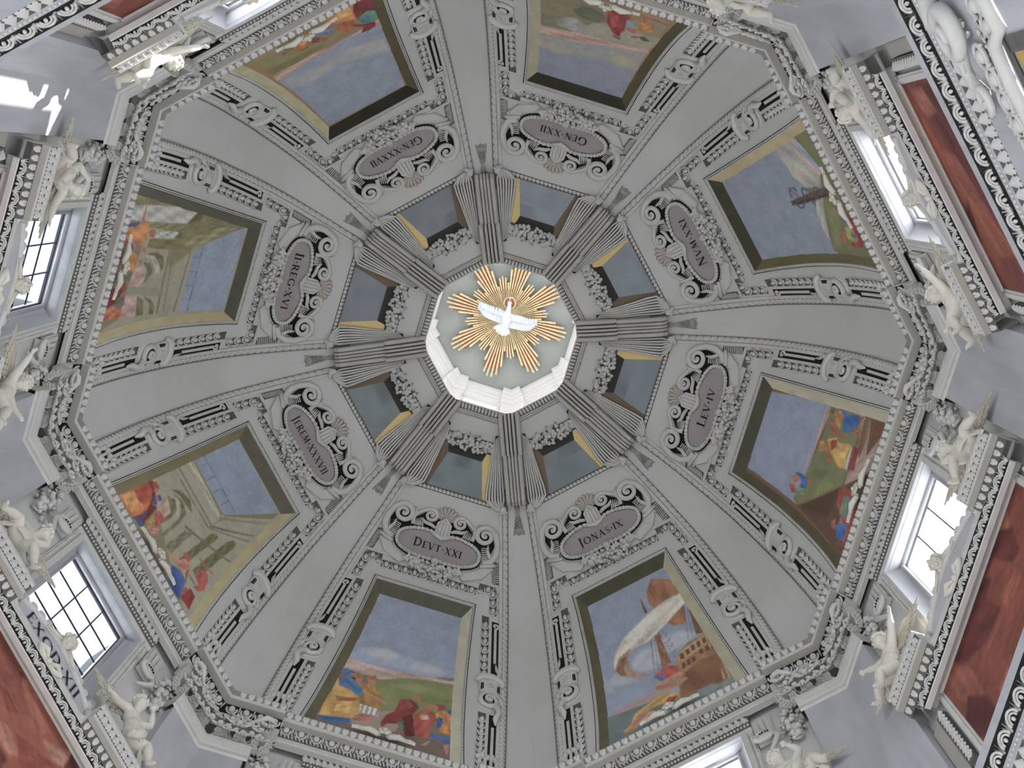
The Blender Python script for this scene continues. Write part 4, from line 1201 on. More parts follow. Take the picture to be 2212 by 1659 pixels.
(105,100,64,1,36,114,39,322,46,341,54,340,57,326,53,151,52,112),
(105,100,64,1,73,167,75,365,81,391,92,394,95,380,95,212,86,163),
(118,112,80,1,-3,110,-1,228,15,249,17,111),
(110,105,78,0,-11,242,-4,246,98,322,113,338,114,330,99,315,-8,231),
(128,118,90,0,-179,11,-138,210,102,36,138,16,110,-69),
(118,40,40,1,-150,50,-139,197,-111,222,-86,151,-76,166,-62,52,-79,40,-102,29),
(190,110,50,1,-148,32,-140,120,-137,173,-120,184,-98,168,-84,118,-85,73,-90,33,-120,25),
(168,70,45,1,-136,113,-133,188,-110,186,-95,158,-96,114,-112,99),
(205,140,60,1,-137,45,-132,107,-106,98,-99,40,-120,34),
(165,62,50,0,-123,203,-121,221,-106,222,-103,211,-113,197),
(172,110,90,0,-112,202,-105,214,-100,200,-105,189),
(58,82,130,1,-98,168,-98,190,-80,172,-84,156),
(60,85,135,1,-96,195,-92,210,-80,201,-84,185),
(172,105,88,0,-93,184,-91,194,-81,185,-86,174),
(58,85,140,1,-87,44,-76,74,-62,52,-72,36),
(60,85,135,1,-86,99,-82,115,-75,88,-76,74),
(150,125,60,1,-69,79,-67,146,-53,155,-42,124,-48,71),
(172,75,60,1,-66,138,-68,170,-46,168,-44,135,-32,117,-45,113),
(172,118,100,1,-56,74,-40,129,-30,105,-41,67),
(60,92,148,1,39,50,36,88,56,114,78,111,95,66,98,33,59,24),
(48,76,128,1,50,49,55,83,84,67,98,33,70,23),
(168,68,56,1,65,133,66,163,80,117,89,93,109,110,127,53,100,39,93,60,87,96),
(140,40,40,1,97,45,98,112,118,112,128,51),
(180,115,95,1,41,139,44,164,60,171,68,135,56,114,19,108,11,104,14,117),
(165,80,65,0,32,167,39,187,54,188,55,164,43,165),
(172,75,58,1,83,161,87,208,100,220,112,202,122,164,114,136,100,126,105,158),
(165,85,70,0,93,199,102,217,117,199,108,184),
(120,125,115,1,72,146,98,145,107,147,96,132,77,134),
(165,90,75,0,63,220,64,226,83,229,113,246,112,240,83,221)]],
5: [(120, 100, 85), [
(130,142,166,3,-143,628,118,728,173,397,-160,274),
(150,160,180,2,-118,347,-94,394,-44,414,4,402,51,401,79,404,100,383,72,355,1,355,-66,336,-109,318),
(176,176,172,2,-89,384,-44,411,-13,399,-37,373,-72,367),
(172,172,170,2,24,390,65,402,89,384,55,372,16,370),
(178,150,140,1,-127,342,-105,335,-48,333,20,345,127,366,122,344,10,293,-40,284,-128,287),
(120,125,70,3,-40,284,13,323,60,338,135,357,143,222,-32,108,-61,258),
(140,140,95,2,-21,268,42,312,78,305,40,277),
(108,115,62,2,1,233,68,279,129,288,117,268,20,223),
(150,128,115,0,-145,65,-54,139,-18,154,44,193,4,6,-66,23,-139,29),
(110,92,80,3,-142,47,-70,50,-3,69,66,84,136,108,148,-56,-180,-85),
(165,105,90,1,-70,113,-30,122,-32,83,-71,74),
(178,172,160,4,-65,159,-25,158,-22,123,-61,120),
(52,92,140,1,-138,54,-74,77,-70,55,-100,33,-135,37),
(150,110,45,1,-83,247,-66,253,-55,233,-29,228,-19,160,-67,158),
(160,118,50,1,-62,251,-43,254,-29,228,-33,216,-59,222),
(185,140,60,1,-132,238,-121,236,-119,211,-93,205,-72,191,-64,151,-60,111,-74,81,-135,52,-137,115,-132,161,-129,205),
(150,85,35,1,-119,160,-72,178,-77,160,-110,143),
(210,160,75,1,-110,129,-81,130,-81,101,-112,89),
(58,108,160,1,-124,239,-102,261,-81,235,-64,223,-65,200,-82,193,-99,219,-119,211),
(60,110,158,1,-124,278,-113,290,-98,286,-96,276,-109,264,-119,262),
(170,110,80,0,-104,273,-95,278,-91,261,-99,259),
(70,50,38,0,-99,265,-89,261,-91,251,-98,255),
(168,110,85,0,-89,262,-75,269,-75,243,-86,241),
(160,105,40,1,-95,281,-78,284,-77,268,-90,262),
(172,115,88,0,-66,277,-47,281,-45,253,-60,252),
(150,95,35,1,-69,292,-59,287,-49,297,-48,277,-64,271),
(178,120,95,0,-68,225,-7,192,-8,187,-68,211),
(126,48,44,1,14,228,34,240,57,220,48,174,63,96,42,67,31,122,2,107,-9,79,-13,100,-6,143,9,171),
(95,32,32,1,27,156,46,177,64,87,43,68),
(150,60,55,1,11,217,30,233,45,216,24,181),
(175,95,60,0,35,249,43,265,56,262,56,245,38,242),
(80,85,85,0,33,244,54,230,53,221,37,233),
(70,110,110,1,21,124,31,140,37,107,27,105),
(165,72,52,1,51,185,70,219,92,215,103,195,89,160,88,90,64,83,52,145),
(190,160,130,1,63,188,79,194,83,178,66,167),
(178,100,70,0,68,239,84,245,86,228,70,223),
(140,60,50,0,90,252,108,259,114,245,97,226),
(172,110,90,0,89,243,96,245,96,230,90,229),
(190,120,45,1,94,212,109,234,129,220,133,139,109,136,107,189,97,191),
(52,88,140,1,100,202,112,201,112,161,101,150),
(56,98,150,1,90,119,114,122,134,130,135,94,121,93,115,108,96,91),
(175,115,95,0,88,75,97,86,89,57,76,48),
(170,112,92,0,123,86,135,94,135,38,125,64),
(60,90,120,0,116,242,127,245,129,228,120,227)]],
6: [(95, 112, 112), [
(130,142,166,3,-114,694,157,638,154,9,-133,153),
(170,172,178,2,-46,335,-24,353,5,348,38,361,77,351,108,315,78,287,29,290,-2,252,-28,267,-52,302),
(165,168,176,2,-105,303,-91,316,-58,268,-45,238,-83,259,-107,271),
(158,162,174,2,-131,364,-106,298,-103,239,-123,269),
(168,125,110,2,-126,163,-74,162,-17,161,-12,192,10,150,-22,124,-78,136,-127,147),
(96,115,113,3,-133,153,-78,136,-9,121,159,37,162,-110,-149,-13),
(152,100,65,1,61,586,101,551,114,484,97,383,88,369,67,383,51,419,41,479,34,511,39,547),
(120,72,48,1,99,597,104,559,132,291,104,308,112,434,103,545),
(112,70,50,0,21,550,25,477,17,480),
(140,92,62,1,18,380,31,384,32,246,11,240),
(190,182,165,1,-86,361,-73,398,-44,434,-1,459,41,479,78,489,114,485,118,449,91,432,47,402,1,373,-41,374,-69,356,-89,326),
(205,198,182,2,-46,426,39,471,107,480,71,449,-11,416),
(158,118,88,1,-88,335,-70,368,-39,383,-55,343,-57,306,-45,273,-14,235,-53,260,-80,295),
(128,92,66,1,-86,328,-65,359,-52,363,-70,318,-67,283,-82,302),
(150,108,72,1,47,261,79,292,133,296,156,67,156,20,107,54,27,78,34,209),
(170,130,92,1,47,261,81,285,130,293,137,219,98,238,47,231),
(128,82,50,1,45,173,90,198,139,186,155,76,152,26,81,66,24,76),
(150,112,80,4,131,158,143,150,150,34,117,63),
(105,66,46,0,54,262,64,262,63,238,53,238),
(105,66,46,0,69,268,78,268,77,244,68,244),
(105,66,46,0,83,274,92,274,91,250,82,250),
(105,66,46,0,97,277,106,277,105,254,96,253),
(105,66,46,0,111,280,120,280,119,257,110,257),
(105,66,46,0,124,279,133,279,132,256,122,255),
(105,66,46,0,96,243,105,243,104,219,95,219),
(105,66,46,0,110,243,119,242,118,219,109,218),
(105,66,46,0,125,242,134,242,133,218,123,218),
(105,66,46,0,51,221,60,221,59,197,50,196),
(105,66,46,0,63,224,72,223,71,199,62,199),
(105,66,46,0,75,226,84,225,83,202,74,201),
(92,84,80,0,8,372,9,371,-12,204,-13,205),
(92,84,80,0,15,368,16,368,-1,223,-2,224),
(92,84,80,0,20,361,21,361,9,230,8,231),
(92,84,80,0,8,378,9,377,-5,278,-6,279),
(92,84,80,0,38,389,39,388,49,265,48,266),
(92,84,80,0,43,384,44,383,53,272,52,273),
(92,84,80,0,30,390,31,389,44,258,43,259),
(92,84,80,0,100,434,101,433,85,298,84,299),
(92,84,80,0,109,431,110,431,95,305,94,306),
(92,84,80,0,115,431,116,430,107,305,106,305),
(176,72,60,1,11,240,28,239,44,216,41,183,22,173,4,181,3,212,-14,217,-9,230),
(80,105,150,1,-8,217,5,222,11,203,4,186,-8,202),
(165,120,90,1,-12,192,45,191,54,144,7,129,-19,169),
(186,140,52,1,-106,56,-88,67,-75,108,-42,121,-10,134,26,106,27,78,-5,85,-26,96,-55,91,-70,58,-88,41,-105,42),
(180,120,95,1,-85,75,-65,97,-39,85,-30,68,-59,58,-83,36),
(150,60,48,1,-49,66,-30,68,-11,85,3,107,24,90,-8,62,-43,46),
(120,132,132,2,62,69,96,69,108,46,96,21,71,33),
(128,140,140,2,113,54,135,54,151,40,150,15,113,26),
(150,150,145,2,-48,32,-19,43,-4,51,-9,12)]],
7: [(115, 84, 58), [
(130,142,170,3,-90,598,91,603,126,348,-108,348),
(172,142,135,1,108,359,124,348,124,329,-37,365,-37,372,58,358),
(116,118,76,3,121,345,142,163,89,163,16,151,-16,157,-90,310,-108,348,-99,375,-37,353,64,331),
(132,136,70,2,-27,270,-26,200,-35,206,-75,283),
(100,104,66,2,-16,331,-6,247,-31,266,-40,324),
(160,135,122,1,136,235,140,197,82,149,-13,145,36,33,156,13,141,155),
(122,92,58,1,141,155,144,121,89,110,49,115,72,147),
(108,72,48,3,143,128,151,25,120,22,61,79,101,99),
(165,138,122,1,50,108,82,20,46,20,-11,147,12,147),
(98,70,54,3,-109,347,39,29,39,-5,-146,8,-129,143,-114,303),
(80,56,44,2,-107,336,-23,165,-92,180,-101,274),
(50,98,158,1,117,304,123,284,118,246,127,199,126,177,106,179,86,204,81,241,99,263),
(172,118,55,1,109,316,120,287,110,260,96,267,81,262,88,293),
(155,85,55,1,125,183,133,155,118,169,107,173),
(150,95,45,1,91,215,108,167,97,149,86,190),
(118,75,55,0,109,339,118,323,112,313,102,323),
(165,85,60,1,90,332,95,318,82,282,67,269,66,295,78,311),
(165,80,60,0,75,269,73,206,70,217,69,271),
(196,150,50,1,50,308,64,266,56,249,65,184,34,184,16,174,10,212,33,280),
(210,165,65,1,38,258,61,188,27,192),
(150,60,40,1,52,290,61,258,47,252,32,273),
(178,165,150,1,62,181,63,167,17,159,15,180),
(140,50,52,1,65,169,69,128,46,128,23,119,18,157),
(180,130,50,1,37,342,45,322,28,302,21,322),
(172,105,80,0,40,318,41,293,28,282,27,308),
(160,85,55,1,25,293,23,258,8,252,10,267),
(55,105,165,1,-48,407,-43,386,-43,335,-66,330,-73,357,-54,366),
(172,110,60,1,-58,412,-50,393,-55,371,-68,392,-68,410),
(165,75,60,1,-77,415,-71,390,-84,367,-91,387),
(110,140,110,1,-77,385,-68,341,-79,332,-88,364),
(160,80,55,0,-80,344,-83,316,-84,328),
(165,90,60,1,-48,344,-37,321,-56,324),
(160,65,50,1,-28,167,-15,143,-15,76,-37,33,-74,33,-116,35,-119,76,-76,74,-65,130,-58,153),
(110,130,100,1,-35,130,-25,108,-38,67,-62,56,-72,97,-71,123),
(70,115,150,1,-30,110,-30,76,-51,60,-60,76),
(52,102,168,1,-99,125,-81,103,-77,56,-109,44,-113,92),
(165,95,75,1,-94,155,-83,134,-99,117,-104,136),
(125,45,50,1,-105,159,-101,132,-117,106,-117,138),
(165,95,75,1,-73,112,-66,94,-83,83,-86,106)]],
}
# ================================================================== the eight vault frescoes
PGAIN = 1.55
def lin(c):
    v = np.array([(x / 255.0) ** 2.2 for x in c[:3]]) * PGAIN; g = v @ np.array((.3, .55, .15)); return g + (v - g) * (.62 if c[2] > c[0] and c[2] < 180 and min(c[:3]) > 80 else .74)
def vnoise(U, V, fu, fv, seed):
    g = np.random.default_rng(seed).random((fv + 2, fu + 2))
    x, y = U * fu, V * fv; i, j = np.clip(x.astype(int), 0, fu), np.clip(y.astype(int), 0, fv); fx, fy = x - i, y - j
    fx = fx * fx * (3 - 2 * fx); fy = fy * fy * (3 - 2 * fy)
    return (g[j, i] * (1 - fx) + g[j, i + 1] * fx) * (1 - fy) + (g[j + 1, i] * (1 - fx) + g[j + 1, i + 1] * fx) * fy
def inside(px, py, poly):
    n = len(poly); r = np.zeros(px.shape, bool); j = n - 1
    for i in range(n):
        xi, yi = poly[i]; xj, yj = poly[j]
        if yi != yj:
            c = ((yi > py) != (yj > py)) & (px < (xj - xi) * (py - yi) / (yj - yi) + xi); r ^= c
        j = i
    return r
def blur(a, n):
    for _ in range(n):
        b = a.copy(); b[1:-1] = (a[:-2] + 2 * a[1:-1] + a[2:]) / 4; a = b.copy()
        b[:, 1:-1] = (a[:, :-2] + 2 * a[:, 1:-1] + a[:, 2:]) / 4; a = b
    return a
def paint_layers(img, T_, S_, U, V, items):
    for q, it in enumerate(items):
        col, fl = lin(it[:3]), it[3]; poly = [(it[4 + 2 * i] / 100, it[5 + 2 * i] / 100) for i in range((len(it) - 4) // 2)]
        xs = [p[0] for p in poly]; ys = [p[1] for p in poly]
        m = inside(T_, S_, poly).astype(float)
        if not m.any(): continue
        m = blur(m, {2: 7}.get(fl, 1))
        sh = np.ones_like(T_)
        if fl == 1:
            P_ = np.array(poly) - np.mean(poly, axis=0); w, v = np.linalg.eigh(P_.T @ P_); ax = v[:, 0]; L_ = math.sqrt(w[0] / len(poly)) + 1e-6
            c = ((T_ - np.mean(xs)) * ax[0] + (S_ - np.mean(ys)) * ax[1]) / L_
            d = ((T_ - np.mean(xs)) * -ax[1] + (S_ - np.mean(ys)) * ax[0]) / L_
            sh = 1 + .17 * np.sin(2.6 * c + .7 * d + q) + .1 * np.sin(5.3 * c - 1.1 * d + 2 * q) + .25 * (vnoise(U, V, 60, 60, q + 5) - .5)
        elif fl == 3: sh = 1 + .2 * (vnoise(U, V, 9, 22, q + 1) - .5) + .14 * (vnoise(U, V, 40, 70, q + 2) - .5)
        elif fl == 2: sh = 1 + .22 * (vnoise(U, V, 26, 34, q + 3) - .5)
        elif fl == 4: sh = 1 + .35 * np.sign(np.sin((T_ - xs[0]) * 60))
        a = np.clip(m, 0, 1)[..., None] * (.8 if fl == 2 else 1)
        img[:] = img * (1 - a) + (col * np.clip(sh, .4, 1.6)[..., None]) * a
    return img
def paint_object(name, P, img, parent, piv, flip=False):
    n, m_ = img.shape[:2]
    me = bpy.data.meshes.new(name)
    idx = np.arange(n * m_).reshape(n, m_)
    f = np.stack([idx[:-1, :-1], idx[:-1, 1:], idx[1:, 1:], idx[1:, :-1]], -1).reshape(-1, 4)
    V = (P.reshape(-1, 3) - np.array(piv))
    me.vertices.add(len(V)); me.vertices.foreach_set('co', V.ravel())
    me.loops.add(f.size); me.polygons.add(len(f))
    me.polygons.foreach_set('loop_start', np.arange(0, f.size, 4)); me.polygons.foreach_set('loop_total', np.full(len(f), 4))
    me.loops.foreach_set('vertex_index', f.ravel()); me.update(calc_edges=True)
    me.polygons.foreach_set('use_smooth', np.ones(len(f), bool))
    at = me.color_attributes.new('paint', 'FLOAT_COLOR', 'POINT')
    at.data.foreach_set('color', np.concatenate([np.clip(img, 0, .92).reshape(-1, 3), np.ones((n * m_, 1))], 1).ravel())
    return obj(name, me, PAINT, parent)

FR_LABEL = ['fresco of a bronze serpent coiled on a pole against blue sky', 'fresco of a red-robed man and a falling figure under a pale sky',
            'fresco of figures in orange and red robes below a wide grey sky', 'fresco of an orange-robed figure pointing up inside an arched palace',
            'fresco of robed figures before arched cream architecture and blue sky', 'fresco of a blue-and-gold robed elder before a green hill',
            'fresco of a man falling from a ship with a white sail', 'fresco of a priest in yellow beside a brown tent under blue sky']
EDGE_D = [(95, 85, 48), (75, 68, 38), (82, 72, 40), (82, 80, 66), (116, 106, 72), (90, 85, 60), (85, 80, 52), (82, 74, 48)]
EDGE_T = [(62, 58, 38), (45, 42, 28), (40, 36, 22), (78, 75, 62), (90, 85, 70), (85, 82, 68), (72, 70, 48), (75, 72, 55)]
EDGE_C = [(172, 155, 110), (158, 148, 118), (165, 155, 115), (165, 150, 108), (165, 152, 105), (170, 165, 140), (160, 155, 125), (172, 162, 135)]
ST, SBT = 6.47, .15
def tin(s): return tF(s) - .1
NU, NV = 200, 250
def fresco(k):
    A = fang(k); piv = tuple(D(0, .3, 0))
    root = empty('ceiling_fresco', A, piv, FR_LABEL[k], 'fresco', 'large frescoes of the dome')
    u = np.linspace(0, 1, NU); v = np.linspace(0, 1, NV); U, V = np.meshgrid(u, v)
    s_ = SBT + (ST - SBT) * v; S_ = np.repeat(s_[:, None], NU, 1); ti = np.array([tin(s) for s in s_])
    T_ = (2 * U - 1) * ti[:, None]
    img = np.zeros((NV, NU, 3)) + lin(PAINTING[k][0])
    paint_layers(img, T_, S_, U, V, PAINTING[k][1])
    # painted edges of the make-believe opening
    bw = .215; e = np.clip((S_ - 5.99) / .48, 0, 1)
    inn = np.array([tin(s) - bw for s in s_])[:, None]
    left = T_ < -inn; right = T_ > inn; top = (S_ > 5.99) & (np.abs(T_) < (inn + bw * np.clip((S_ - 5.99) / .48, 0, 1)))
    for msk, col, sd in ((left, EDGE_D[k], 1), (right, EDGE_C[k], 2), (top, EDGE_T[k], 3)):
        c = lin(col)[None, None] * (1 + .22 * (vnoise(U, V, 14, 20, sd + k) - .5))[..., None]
        img[:] = np.where(msk[..., None], c, img)
    P = np.array([[D(T_[j, i], s_[j], .01) for i in (0, NU - 1)] for j in range(NV)])
    PP = P[:, :1] + (P[:, 1:] - P[:, :1]) * u[None, :, None]
    paint_object('painting', PP, img, root, piv)
    def fr():
        m = M()
        for sg in (-1, 1):
            dstrip(m, lambda s: sg * tF(s), .1, 6.6, [(0, 0), (0, .035), (-sg * .018, .035), (-sg * .02, .012)], 40)
            dstrip(m, lambda s: sg * tF(s), .1, 6.5, [(-sg * .036, .012), (-sg * .04, .025), (-sg * .066, .025), (-sg * .07, .012)], 40)
            dstrip(m, lambda s: sg * tF(s), .1, 6.47, [(-sg * .08, .012), (-sg * .082, .045), (-sg * .1, .045), (-sg * .102, 0)], 40)
        te = tF(6.6)
        hstrip(m, -te, te, 6.6, [(0, 0), (0, .035), (-.025, .035), (-.028, .012)]); hstrip(m, -te + .036, te - .036, 6.6, [(-.05, .012), (-.054, .025), (-.088, .025), (-.092, .012)])
        hstrip(m, -te + .08, te - .08, 6.6, [(-.105, .012), (-.108, .045), (-.132, .045), (-.134, 0)])
        return m.mesh('frame', piv)
    fo = obj('frame', cached('frm', fr), STUCCO, root)
    def gp():
        m = M()
        for sg in (-1, 1): dstrip(m, lambda s: sg * tF(s), .1, 6.6, [(-sg * .018, .011), (-sg * .083, .011)], 40)
        te = tF(6.6); hstrip(m, -te, te, 6.6, [(-.024, .011), (-.108, .011)]); return m.mesh('frame_groove', piv)
    obj('frame_groove', cached('frg', gp), DARK, fo)
    def bd():
        m = M()
        def one(t, s, vert):
            r = (.014, .042, .02) if vert else (.042, .02, .02)
            m.ball((t, s, .022), r, 6, 4)
            for d in (-.058, .058):
                m.ball((t + (0 if vert else d), s + (d if vert else 0), .022), (.016, .01, .02) if vert else (.01, .02, .02), 5, 3)
        for sg in (-1, 1):
            s = .7
            while s < 6.5: one(sg * (tF(s) - .053), s, True); s += .15
        t = -1.1
        while t < 1.12: one(t, 6.53, False); t += .15
        return map_dome(m).mesh('bead_and_reel', piv)
    obj('bead_and_reel', cached('frb', bd), STUCCO, fo, kind='stuff')
for k in range(8): fresco(k)

# ---------------- sky panels near the lantern
def sky_panel(k):
    A = fang(k); piv = tuple(D(0, 9.9, 0))
    root = empty('sky_panel', A, piv, 'small blue-grey painted sky panel above the %s tablet' % LF(k), 'fresco', 'small sky panels around the lantern opening')
    nu, nv = 120, 100; u = np.linspace(0, 1, nu); v = np.linspace(0, 1, nv); U, V = np.meshgrid(u, v)
    s_ = 9.3 + (10.55 - 9.3) * v; hw = .83 + (.6 - .83) * v; T_ = (2 * U - 1) * hw[:, None]; S_ = np.repeat(s_[:, None], nu, 1)
    base = [(105, 115, 122), (110, 118, 128), (98, 106, 112), (100, 108, 116), (96, 106, 108), (96, 106, 110), (95, 105, 110), (100, 110, 116)][k]
    img = np.zeros((nv, nu, 3)) + lin(base) * 1.25
    img *= (1 + .2 * (vnoise(U, V, 5, 5, k) - .5))[..., None]
    img *= (1 - .25 * np.clip((vnoise(U, V, 4, 3, k + 40) - .55) * 4, 0, 1) * (V > .5))[..., None]
    inn = (.70 + (.43 - .70) * np.clip(v / .74, 0, 1.2))[:, None]
    left = T_ < -inn; right = T_ > inn; top = (V > .74) & (np.abs(T_) < inn + .17 * np.clip((V - .74) / .26, 0, 1) + .02 * 0)
    for msk, col in ((left, (92, 76, 58)), (right, (178, 152, 84)), (top, (42, 40, 36))):
        img[:] = np.where(msk[..., None], lin(col)[None, None] * 1.2, img)
    P = np.array([[D(T_[j, i], s_[j], .01) for i in (0, nu - 1)] for j in range(nv)])
    PP = P[:, :1] + (P[:, 1:] - P[:, :1]) * u[None, :, None]
    paint_object('painting', PP, img, root, piv)
    def fr():
        m = M(); hs = lambda s: .83 + (.6 - .83) * (s - 9.3) / 1.25
        for sg in (-1, 1): dstrip(m, lambda s: sg * hs(s), 9.3, 10.5, [(0, 0), (0, .03), (sg * .07, .03), (sg * .07, 0)], 10)
        return m.mesh('side_frame', piv)
    fo = obj('side_frame', cached('spf', fr), GREYB, root)
    def tk():
        m = M(); hs = lambda s: .83 + (.6 - .83) * (s - 9.3) / 1.25
        for sg in (-1, 1):
            for s in np.arange(9.35, 10.5, .07): m.tube([(sg * (hs(s) + .01), s, .03), (sg * (hs(s) + .06), s + .03, .04)], [.02, .012], 4)
        return map_dome(m).mesh('leaf_ticks', piv)
    obj('leaf_ticks', cached('spt', tk), STUCCO, fo, kind='stuff')
for k in range(8): sky_panel(k)

# ---------------- lettered cartouches
TCX, TCS = .97, 7.78
def tab_outline(n=72, grow=0.0):
    out = []
    for i in range(n):
        a = 2 * PI * i / n; c, s = math.cos(a), math.sin(a)
        x = TCX * math.copysign(abs(c) ** .92, c); y = .365 * math.copysign(abs(s) ** .8, s)
        if s > 0: y *= 1 - .3 * math.exp(-(x / .24) ** 2)
        else: y *= 1 - .12 * math.exp(-(x / .3) ** 2)
        l = math.hypot(x / TCX, y / .365) or 1
        out.append((x * (1 + grow / TCX), TCS + y * (1 + grow / .365)))
    return out
def cartouche(k):
    A = fang(k); piv = tuple(D(0, 7.78, 0))
    root = empty('cartouche', A, piv, 'scroll-framed stucco cartouche lettered %s' % LF(k), 'cartouche', 'lettered cartouches of the dome')
    def P(name, fn, mt, parent=root, kind=None): return obj(name, cached(('ct', name), lambda: fn().mesh(name, piv)), mt, parent, kind=kind)
    def tb():
        m = M(); o = tab_outline(); rows = []
        for g in (1.0, .75, .5, .25, .02): rows.append([(x * g, TCS + (y - TCS) * g, .05 - .02 * (1 - g)) for x, y in o])
        m.grid(rows, True, True, flip=True); return map_dome(m)
    tbo = P('tablet', tb, MAUVE)
    def back():
        m = M(); o = tab_outline(grow=.11)
        m.grid([[(x, y, .035) for x, y in o], [(x * .9, TCS + (y - TCS) * .9, .036) for x, y in o]], False, True, flip=True)
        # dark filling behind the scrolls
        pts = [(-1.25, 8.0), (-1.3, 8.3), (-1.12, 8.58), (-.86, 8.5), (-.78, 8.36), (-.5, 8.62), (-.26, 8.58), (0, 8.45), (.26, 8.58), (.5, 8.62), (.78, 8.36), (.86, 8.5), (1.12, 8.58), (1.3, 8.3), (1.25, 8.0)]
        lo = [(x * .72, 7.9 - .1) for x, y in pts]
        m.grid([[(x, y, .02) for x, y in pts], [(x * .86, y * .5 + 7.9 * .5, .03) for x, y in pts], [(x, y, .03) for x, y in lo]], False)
        return map_dome(m)
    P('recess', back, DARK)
    def rope():
        m = M(); o = tab_outline(54, .045)
        for i in range(54):
            x, y = o[i]; x2, y2 = o[(i + 1) % 54]; d = math.hypot(x2 - x, y2 - y)
            m.tube([(x, y, .07), ((x + x2) / 2, (y + y2) / 2, .085), (x2, y2, .07)], [.036, .052, .036], 7)
        return map_dome(m)
    P('rope_moulding', rope, STUCCO)
    for sg in (-1, 1):
        def big():
            m = M()
            stem = [(sg * x, y, z) for x, y, z in ((1.12, 7.72, .06), (1.3, 7.8, .08), (1.38, 8.0, .1), (1.36, 8.25, .1), (1.26, 8.5, .1))]
            sp = spiral(sg * 1.02, 8.4, .26, .035, PI * .2, 1.75, 36, .1, .15, sg)
            m.tube(stem + sp[2:], [.07, .075, .08, .08, .078] + [.074 - .042 * i / 35 for i in range(35)], 8)
            m.ball((sg * 1.02, 8.4, .12), (.05, .05, .05), 7, 5)
            m.tube([(sg * 1.3, 7.85, .06), (sg * 1.16, 8.05, .09), (sg * 1.14, 8.2, .09)], [.05, .045, .02], 6)
            return map_dome(m)
        obj('large_volute', cached(('ct', 'big', sg), lambda: big().mesh('large_volute', piv)), STUCCO, root)
        def hatch():
            m = M()
            for i in range(7):
                u = i / 6; m.tube([(sg * (1.0 + .06 * u), 8.1 - .3 * u, .06), (sg * (1.2 - .0 * u), 8.16 - .34 * u, .06)], [.018, .012], 4)
            for i in range(5):
                u = i / 4; m.tube([(sg * (.5 + .18 * u), 8.22 - .02 * u, .06), (sg * (.56 + .16 * u), 8.44 - .08 * u, .06)], [.022, .012], 4)
            return map_dome(m)
        obj('feather_hatching', cached(('ct', 'hat', sg), lambda: hatch().mesh('feather_hatching', piv)), STUCCO, root, kind='stuff')
        def small():
            m = M()
            st = [(sg * .74, 8.44, .07), (sg * .66, 8.55, .08), (sg * .52, 8.64, .09)]
            sp = spiral(sg * .37, 8.53, .17, .03, PI * .3, -1.6 * -1, 28, .09, .13, sg)
            m.tube(st + sp[1:], [.035, .045, .05] + [.056 - .03 * i / 27 for i in range(28)], 7)
            m.ball((sg * .37, 8.53, .11), .035, 6, 4)
            m.tube([(sg * .2, 8.26, .07), (sg * .3, 8.3, .1), (sg * .46, 8.32, .1), (sg * .56, 8.4, .09)], [.04, .05, .045, .03], 6)
            m.tube([(sg * .74, 8.2, .06), (sg * .76, 8.36, .08), (sg * .72, 8.52, .09), (sg * .8, 8.66, .07)], [.05, .05, .045, .012], 6)
            return map_dome(m)
        obj('small_volute', cached(('ct', 'sml', sg), lambda: small().mesh('small_volute', piv)), STUCCO, root)
        def strap():
            m = M()
            for a, b, w, z in (((1.42, 7.74), (1.08, 7.6), .05, .08), ((1.4, 7.62), (1.06, 7.5), .045, .07)):
                m.tube([(sg * a[0], a[1], z), (sg * b[0], b[1], z)], w, 6)
            q = [(1.36, 7.56), (1.16, 7.56), (.66, 7.2), (.78, 7.08), (1.2, 7.28)]
            m.grid([[(sg * x, y, .02) for x, y in q], [(sg * x, y, .09) for x, y in q]], False, True)
            m.add([(sg * x, y, .09) for x, y in q], [tuple(range(5))], False)
            m.tube([(sg * .72, 7.2, .1), (sg * .6, 7.3, .13), (sg * .62, 7.42, .12), (sg * .7, 7.42, .1)], [.05, .045, .035, .02], 7)
            return map_dome(m)
        obj('side_strap', cached(('ct', 'str', sg), lambda: strap().mesh('side_strap', piv)), STUCCO, root)
    def cons():
        m = M()
        for x in (-.085, 0, .085): m.tube([(x, 8.08, .1), (x, 8.3, .14), (x * .8, 8.44, .12), (x * .5, 8.52, .08)], [.045, .046, .042, .03], 7)
        m.tube([(-.16, 8.14, .09), (-.15, 8.4, .11), (0, 8.55, .11), (.15, 8.4, .11), (.16, 8.14, .09)], .035, 7)
        m.tube([(-.26, 8.14, .1), (-.12, 8.06, .11), (0, 8.03, .12), (.12, 8.06, .11), (.26, 8.14, .1)], .04, 7)
        m.tube([(-.2, 8.08, .1), (0, 7.98, .12), (.2, 8.08, .1)], .03, 6)
        for sg in (-1, 1): m.ball((sg * .27, 8.14, .1), .05, 7, 5)
        return map_dome(m)
    P('fluted_clasp', cons, STUCCO)
    def shell():
        m = M()
        for i in range(9):
            a = PI * (.1 + .8 * i / 8); m.tube([(.1 * math.cos(a), 8.52 + .08 * math.sin(a), .02), (.33 * math.cos(a), 8.52 + .34 * math.sin(a), .035), (.36 * math.cos(a), 8.52 + .37 * math.sin(a), .01)], [.025, .05, .03], 6)
        return map_dome(m)
    P('shell', shell, mat('shell_stucco', (0.52, 0.475, 0.43), .85, .06, 3), kind='stuff')
